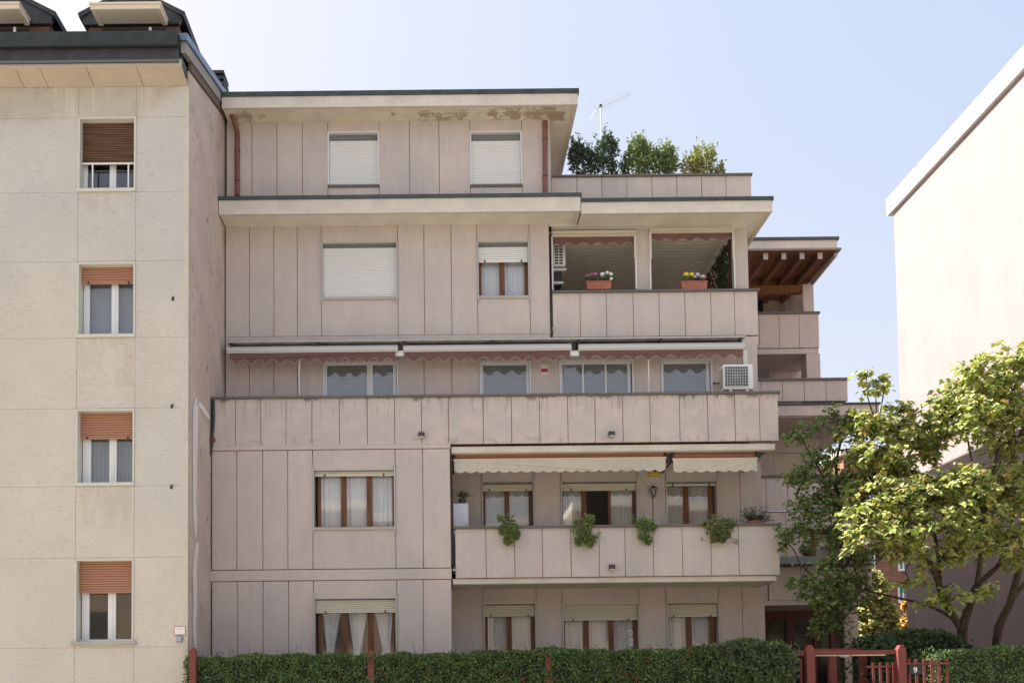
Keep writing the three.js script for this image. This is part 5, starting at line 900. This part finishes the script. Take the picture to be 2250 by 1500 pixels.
  mesh('plate', box(r.x0, r.x1, r.y0, r.y1, -dg + 0.002, -dg + 0.018), std(0.03, 0.032, 0.036), pl);
  mesh('numeral', new THREE.PlaneGeometry(r.x1 - r.x0 - 0.01, r.y1 - r.y0 - 0.01).translate((r.x0 + r.x1) / 2, (r.y0 + r.y1) / 2, -dg + 0.0195), std(1, 1, 1, { map: ct, roughness: 0.5 }), pl);
}

// ================================================================ trees
function tree(name, label, limbs, blobs, leafN, s0, s1, cols, { parts = 300, mat = M.leaf, droop = 0.5 } = {}) {
  const root = limbs[0].pts[0], t = thing(name, label, 'tree', V(root.x, 0, root.z)), nodes = [];
  limbs.forEach((l, i) => { mesh(i ? 'limb' : 'trunk', taper(l.pts, l.r0, l.r1, 20, 9), M.bark, t); const c = new THREE.CatmullRomCurve3(l.pts); for (let k = i ? 4 : 14; k <= 20; k++) nodes.push(c.getPoint(k / 20)); });
  const tot = blobs.reduce((a, b) => a + b.w, 0), lv = [], twigs = [];
  for (const b of blobs) {
    let best = nodes[0]; for (const q of nodes) if (q.distanceTo(b.c) < best.distanceTo(b.c)) best = q;
    const mid = best.clone().lerp(b.c, 0.5).add(V(rr(-0.15, 0.15), rr(0.05, 0.3), rr(-0.2, 0.2))); twigs.push(taper([best, mid, b.c], 0.02, 0.008, 10, 5));
    const n = Math.round(leafN * b.w / tot), tw = Math.max(3, Math.round(n / 13));
    for (let k = 0; k < tw; k++) {
      const q = inBall(), e = V(b.c.x + q.x * b.rx, b.c.y + q.y * b.ry, b.c.z + q.z * b.rz), st = b.c.clone().lerp(e, 0.25), m2 = st.clone().lerp(e, 0.6).add(V(0, rr(0, 0.12), 0)), cv = new THREE.CatmullRomCurve3([st, m2, e]);
      twigs.push(taper([st, m2, e], 0.009, 0.004, 6, 4));
      for (let i = 0; i < 13; i++) { const p = cv.getPoint(0.35 + 0.65 * i / 12), a = rr(0, 6.28); p.add(rdir().multiplyScalar(rr(0.02, 0.11))); lv.push({ p, dir: V(Math.cos(a) + q.x * 0.6, -droop + rr(-0.5, 0.35), Math.sin(a) + q.z * 0.4), up: V(rr(-0.5, 0.5), 1, rr(-0.5, 0.5)), s: rr(s0, s1), w: rr(0.95, 1.25), c: tint(cols, 0.3) }); }
    }
  }
  mesh('twigs', twigs, M.bark, t, 'stuff');
  lv.sort((a, b) => b.p.z - a.p.z);
  for (const l of lv.slice(0, parts)) mesh('leaf', leafGeometry([l]), mat, t);
  mesh('crown', leafGeometry(lv.slice(parts)), mat, t, 'stuff'); return t;
}
{
  const T = 21.4, k = T / F, P = (u, v, dz = 0) => at(u, v, T + dz), B = (u, v, ru, rv, w = 1, dz = 0) => ({ c: P(u, v, dz), rx: ru * k * 1.55, ry: rv * k * 1.5, rz: Math.max(ru, rv) * k * 1.25, w });
  const kaki = [[0.38, 0.45, 0.08], [0.30, 0.38, 0.075], [0.46, 0.49, 0.12], [0.20, 0.28, 0.055], [0.34, 0.42, 0.09], [0.50, 0.40, 0.09]];
  const shade = [[0.16, 0.28, 0.065], [0.12, 0.22, 0.055], [0.21, 0.32, 0.075], [0.27, 0.31, 0.07]];
  const g0 = P(2118, 1500); g0.y = 0;
  const limbs = [
    { pts: [g0, P(2120, 1440), P(2116, 1385), P(2128, 1340)], r0: 0.125, r1: 0.09 },
    { pts: [P(2116, 1388), P(2090, 1345), P(2068, 1300, -0.2), P(2045, 1240, -0.4), P(1990, 1195, -0.6), P(1935, 1165, -0.7), P(1880, 1130, -0.5)], r0: 0.075, r1: 0.02 },
    { pts: [P(2128, 1345), P(2145, 1290), P(2170, 1265, 0.3), P(2200, 1235, 0.4), P(2225, 1150, 0.5), P(2230, 1050, 0.5)], r0: 0.075, r1: 0.02 },
    { pts: [P(2128, 1345), P(2150, 1270, -0.3), P(2160, 1150, -0.5), P(2140, 1030, -0.4), P(2120, 930, -0.2)], r0: 0.06, r1: 0.015 },
    { pts: [P(2068, 1300, -0.2), P(2060, 1200, 0.1), P(2030, 1100, 0.2), P(1990, 1010, 0.2), P(1930, 940, 0.2)], r0: 0.045, r1: 0.012 },
    { pts: [P(2100, 1360), P(2040, 1330, 0.4), P(1960, 1310, 0.6), P(1880, 1290, 0.5), P(1800, 1260, 0.3)], r0: 0.035, r1: 0.01 },
    { pts: [P(1935, 1165, -0.7), P(1870, 1120, -0.2), P(1810, 1060, 0.3), P(1770, 1010, 0.4)], r0: 0.03, r1: 0.012 },
    { pts: [P(2160, 1150, -0.5), P(2190, 1010, -0.2), P(2215, 900, 0), P(2240, 820, 0)], r0: 0.05, r1: 0.015 },
  ];
  const blobs = [
    B(2225, 800, 45, 40, 1.3), B(2160, 830, 55, 38, 1.5), B(2210, 880, 60, 40, 1.6, 0.3), B(2110, 880, 55, 40, 1.4), B(2075, 930, 45, 40, 1.0), B(2150, 930, 60, 45, 1.7, -0.4), B(2230, 960, 55, 50, 1.5), B(2270, 900, 50, 70, 1.2),
    B(2010, 960, 45, 32, 1.0, 0.2), B(1955, 945, 50, 36, 1.2), B(1900, 935, 40, 28, 0.9), B(1985, 900, 30, 18, 0.35), B(1925, 1000, 50, 30, 1.1, -0.2), B(2050, 985, 45, 28, 0.9, 0.3),
    B(2110, 1070, 65, 36, 1.6, -0.5), B(2190, 1080, 60, 45, 1.5, -0.2), B(2040, 1085, 55, 36, 1.3, -0.6), B(1975, 1100, 50, 42, 1.3, -0.7), B(1920, 1090, 42, 42, 1.0, -0.4), B(2240, 1090, 50, 60, 1.3), B(2150, 1140, 60, 40, 1.4, -0.6), B(2070, 1150, 60, 40, 1.3, -0.8), B(1985, 1165, 55, 34, 1.1, -0.9), B(1900, 1150, 45, 30, 0.8, -0.9), B(1880, 1190, 30, 25, 0.4, -0.9), B(2210, 1190, 60, 40, 1.2, -0.4), B(2125, 1200, 45, 30, 0.7, -0.6), B(2080, 1320, 50, 20, 0.5, -0.7), B(2000, 1280, 35, 14, 0.25, -0.6), B(2160, 1300, 25, 14, 0.2, -0.6), B(2240, 1230, 30, 20, 0.4), B(2065, 1225, 40, 25, 0.5, -0.6), B(1980, 1215, 35, 22, 0.4, -0.8),
    B(1925, 860, 26, 22, 0.22), B(1905, 828, 16, 14, 0.14), B(1945, 845, 14, 20, 0.10),
    B(2290, 1000, 50, 80, 1.2), B(1950, 1040, 40, 30, 0.8, 0.4), B(1910, 1050, 34, 30, 0.6, 0.3), B(1990, 1040, 36, 26, 0.6, 0.2), B(1940, 1130, 36, 26, 0.6, -0.2),
  ];
  tree('broadleaf_tree', 'sunlit yellow green broad leaved tree rising behind the hedge and gate', limbs, blobs, 17500, 0.085, 0.18, kaki);
  // darker boughs of the neighbouring tree in the shade of the building
  const g1 = P(2210, 1500, 0.9); g1.y = 0;
  const limbs2 = [
    { pts: [g1, P(2190, 1430, 0.9), P(2195, 1380, 0.9), P(2222, 1320, 0.9), P(2240, 1250, 0.9), P(2262, 1150, 0.9)], r0: 0.12, r1: 0.06 },
    { pts: [P(2222, 1320, 0.9), P(2280, 1240, 1.2), P(2320, 1130, 1.2)], r0: 0.06, r1: 0.02 },
    { pts: [P(2262, 1150, 0.9), P(2270, 1000, 0.9), P(2250, 880, 0.8)], r0: 0.06, r1: 0.015 },
  ];
  tree('broadleaf_tree', 'leaning bare stemmed tree at the foot of the pink building', limbs2, [B(2280, 1060, 45, 60, 1, 1), B(2270, 930, 45, 50, 1, 0.9), B(2310, 1160, 50, 50, 1, 1.1), B(2230, 1010, 40, 40, 0.7, 0.9)], 700, 0.12, 0.2, kaki, { parts: 0 });
  const g2 = P(1850, 1500, 1.0); g2.y = 0;
  const limbs3 = [
    { pts: [g2, P(1846, 1440, 1.0), P(1838, 1330, 1.0), P(1850, 1220, 0.9), P(1845, 1120, 0.8), P(1840, 1000, 0.7), P(1880, 900, 0.5)], r0: 0.10, r1: 0.02 },
    { pts: [P(1838, 1330, 1.0), P(1800, 1280, 0.6), P(1760, 1240, 0.4)], r0: 0.04, r1: 0.012 },
    { pts: [P(1850, 1220, 0.9), P(1800, 1150, 0.8), P(1750, 1090, 0.7)], r0: 0.04, r1: 0.012 },
    { pts: [P(1845, 1120, 0.8), P(1800, 1030, 0.8), P(1765, 970, 0.8)], r0: 0.035, r1: 0.012 },
    { pts: [P(1850, 1260, 0.9), P(1880, 1200, 0.8), P(1900, 1100, 0.6)], r0: 0.035, r1: 0.012 },
  ];
  const blobs3 = [
    B(1900, 1000, 34, 30, 0.8, 1.2), B(1930, 1060, 34, 34, 0.8, 1.3), B(1915, 1130, 30, 34, 0.7, 1.2), B(1930, 1200, 26, 30, 0.5, 1.2),
    B(1845, 925, 38, 26, 0.8, 0.6), B(1870, 955, 34, 26, 0.7, 0.5), B(1760, 950, 26, 22, 0.35, 0.7), B(1750, 965, 20, 16, 0.2, 0.7), B(1790, 1010, 28, 28, 0.5, 0.6), B(1830, 1005, 20, 24, 0.35, 0.5), B(1770, 1045, 36, 22, 0.7, 0.4), B(1755, 1055, 26, 14, 0.4, 0.4), B(1825, 1075, 45, 34, 1.3, 0.5), B(1870, 1060, 30, 40, 0.8, 0.5), B(1780, 1110, 45, 28, 1.1, 0.5), B(1850, 1120, 45, 30, 1.1, 0.4), B(1750, 1165, 34, 30, 0.8, 0.7), B(1800, 1170, 40, 30, 0.8, 0.5), B(1860, 1180, 36, 34, 0.8, 0.6), B(1730, 1190, 16, 18, 0.3, 0.6), B(1830, 1240, 36, 22, 0.7, 0.4), B(1890, 1240, 30, 40, 0.9, 0.8), B(1790, 1290, 40, 26, 0.9, 0.3), B(1760, 1285, 26, 18, 0.4, 0.3), B(1840, 1290, 45, 34, 1.1, 0.6), B(1890, 1300, 30, 34, 0.8, 0.9), B(1795, 1325, 34, 16, 0.5, 0.3), B(1850, 1350, 45, 30, 1.0, 0.9), B(1815, 1380, 35, 18, 0.5, 0.9),
  ];
  tree('shade_tree', 'green leafy tree shading the rear wing balconies and entrance', limbs3, blobs3, 8200, 0.065, 0.14, shade, { parts: 120 });
}
// trees in front of the brick block
{
  const d = 48, k = d / F, mk = (u, v, ru, rv, w) => ({ c: at(u, v, d), rx: ru * k, ry: rv * k, rz: ru * k, w });
  const g = at(1920, 1500, d); g.y = 0;
  tree('autumn_tree', 'pale yellow green tree standing in sun before the brick block', [{ pts: [g, at(1922, 1440, d), at(1918, 1380, d), at(1920, 1320, d)], r0: 0.2, r1: 0.06 }], [mk(1905, 1320, 24, 40, 1), mk(1930, 1290, 24, 36, 1), mk(1915, 1370, 34, 36, 1.2), mk(1945, 1340, 22, 40, 0.9), mk(1900, 1410, 26, 24, 0.8), mk(1955, 1395, 20, 26, 0.6), mk(1915, 1265, 14, 18, 0.3), mk(1895, 1360, 26, 40, 0.8), mk(1965, 1370, 16, 30, 0.5)], 5600, 0.16, 0.32, [[0.42, 0.42, 0.12], [0.33, 0.37, 0.10], [0.50, 0.46, 0.15]], { parts: 0 });
  const d2 = 44, k2 = d2 / F, mk2 = (u, v, ru, rv, w) => ({ c: at(u, v, d2), rx: ru * k2, ry: rv * k2, rz: ru * k2, w }), g2 = at(1992, 1500, d2); g2.y = 0;
  tree('autumn_tree', 'slender tree with orange yellow leaves before the brick block', [{ pts: [g2, at(1990, 1430, d2), at(1984, 1370, d2), at(1996, 1310, d2)], r0: 0.1, r1: 0.03 }], [mk2(1990, 1325, 12, 10, 0.5), mk2(1986, 1370, 14, 14, 0.7), mk2(1992, 1395, 16, 10, 0.7), mk2(1998, 1350, 8, 16, 0.4)], 700, 0.14, 0.24, [[0.52, 0.30, 0.03], [0.58, 0.38, 0.05], [0.45, 0.26, 0.03]], { parts: 0 });
}
// fittings of the rear wing balcony
{
  const d = 26.3, r = rect(1688, 1121, 1768, 1132, d), t = thing('awning', 'folded white awning bars under the rear wing balcony', 'awning', V((r.x0 + r.x1) / 2, r.y0, -d)), h = r.y1 - r.y0;
  mesh('top_cover', box(r.x0, r.x1 + 1.2, r.y1 - h * 0.25, r.y1, -d - 0.2, -d), M.aluWhite, t); mesh('front_bar', box(r.x0, r.x1 + 1.2, r.y0 - h * 0.1, r.y0 + h * 0.22, -d - 0.05, -d + 0.06), M.aluWhite, t); mesh('cloth_roll', bar(V(r.x0, r.y0 + h * 0.5, -d - 0.1), V(r.x1 + 1.2, r.y0 + h * 0.5, -d - 0.1), 0.05), std(0.05, 0.06, 0.06), t);
  const p = at(1775, 1222, 23.8), q = thing('window_box_plant', 'bright green plant on the metal rail of the rear wing', 'plant', V(p.x, p.y, -23.8));
  mesh('pot', new THREE.CylinderGeometry(0.09, 0.07, 0.12, 14).translate(p.x, p.y + 0.06, -23.85), M.iron, q);
  mesh('foliage', leafGeometry(blobLeaves(V(p.x, p.y + 0.15, -23.82), 0.2, 0.11, 0.12, 160, 0.05, 0.09, [[0.16, 0.24, 0.05], [0.12, 0.2, 0.04]])), M.leaf, q, 'stuff');
}
renderer.render(scene, camera);
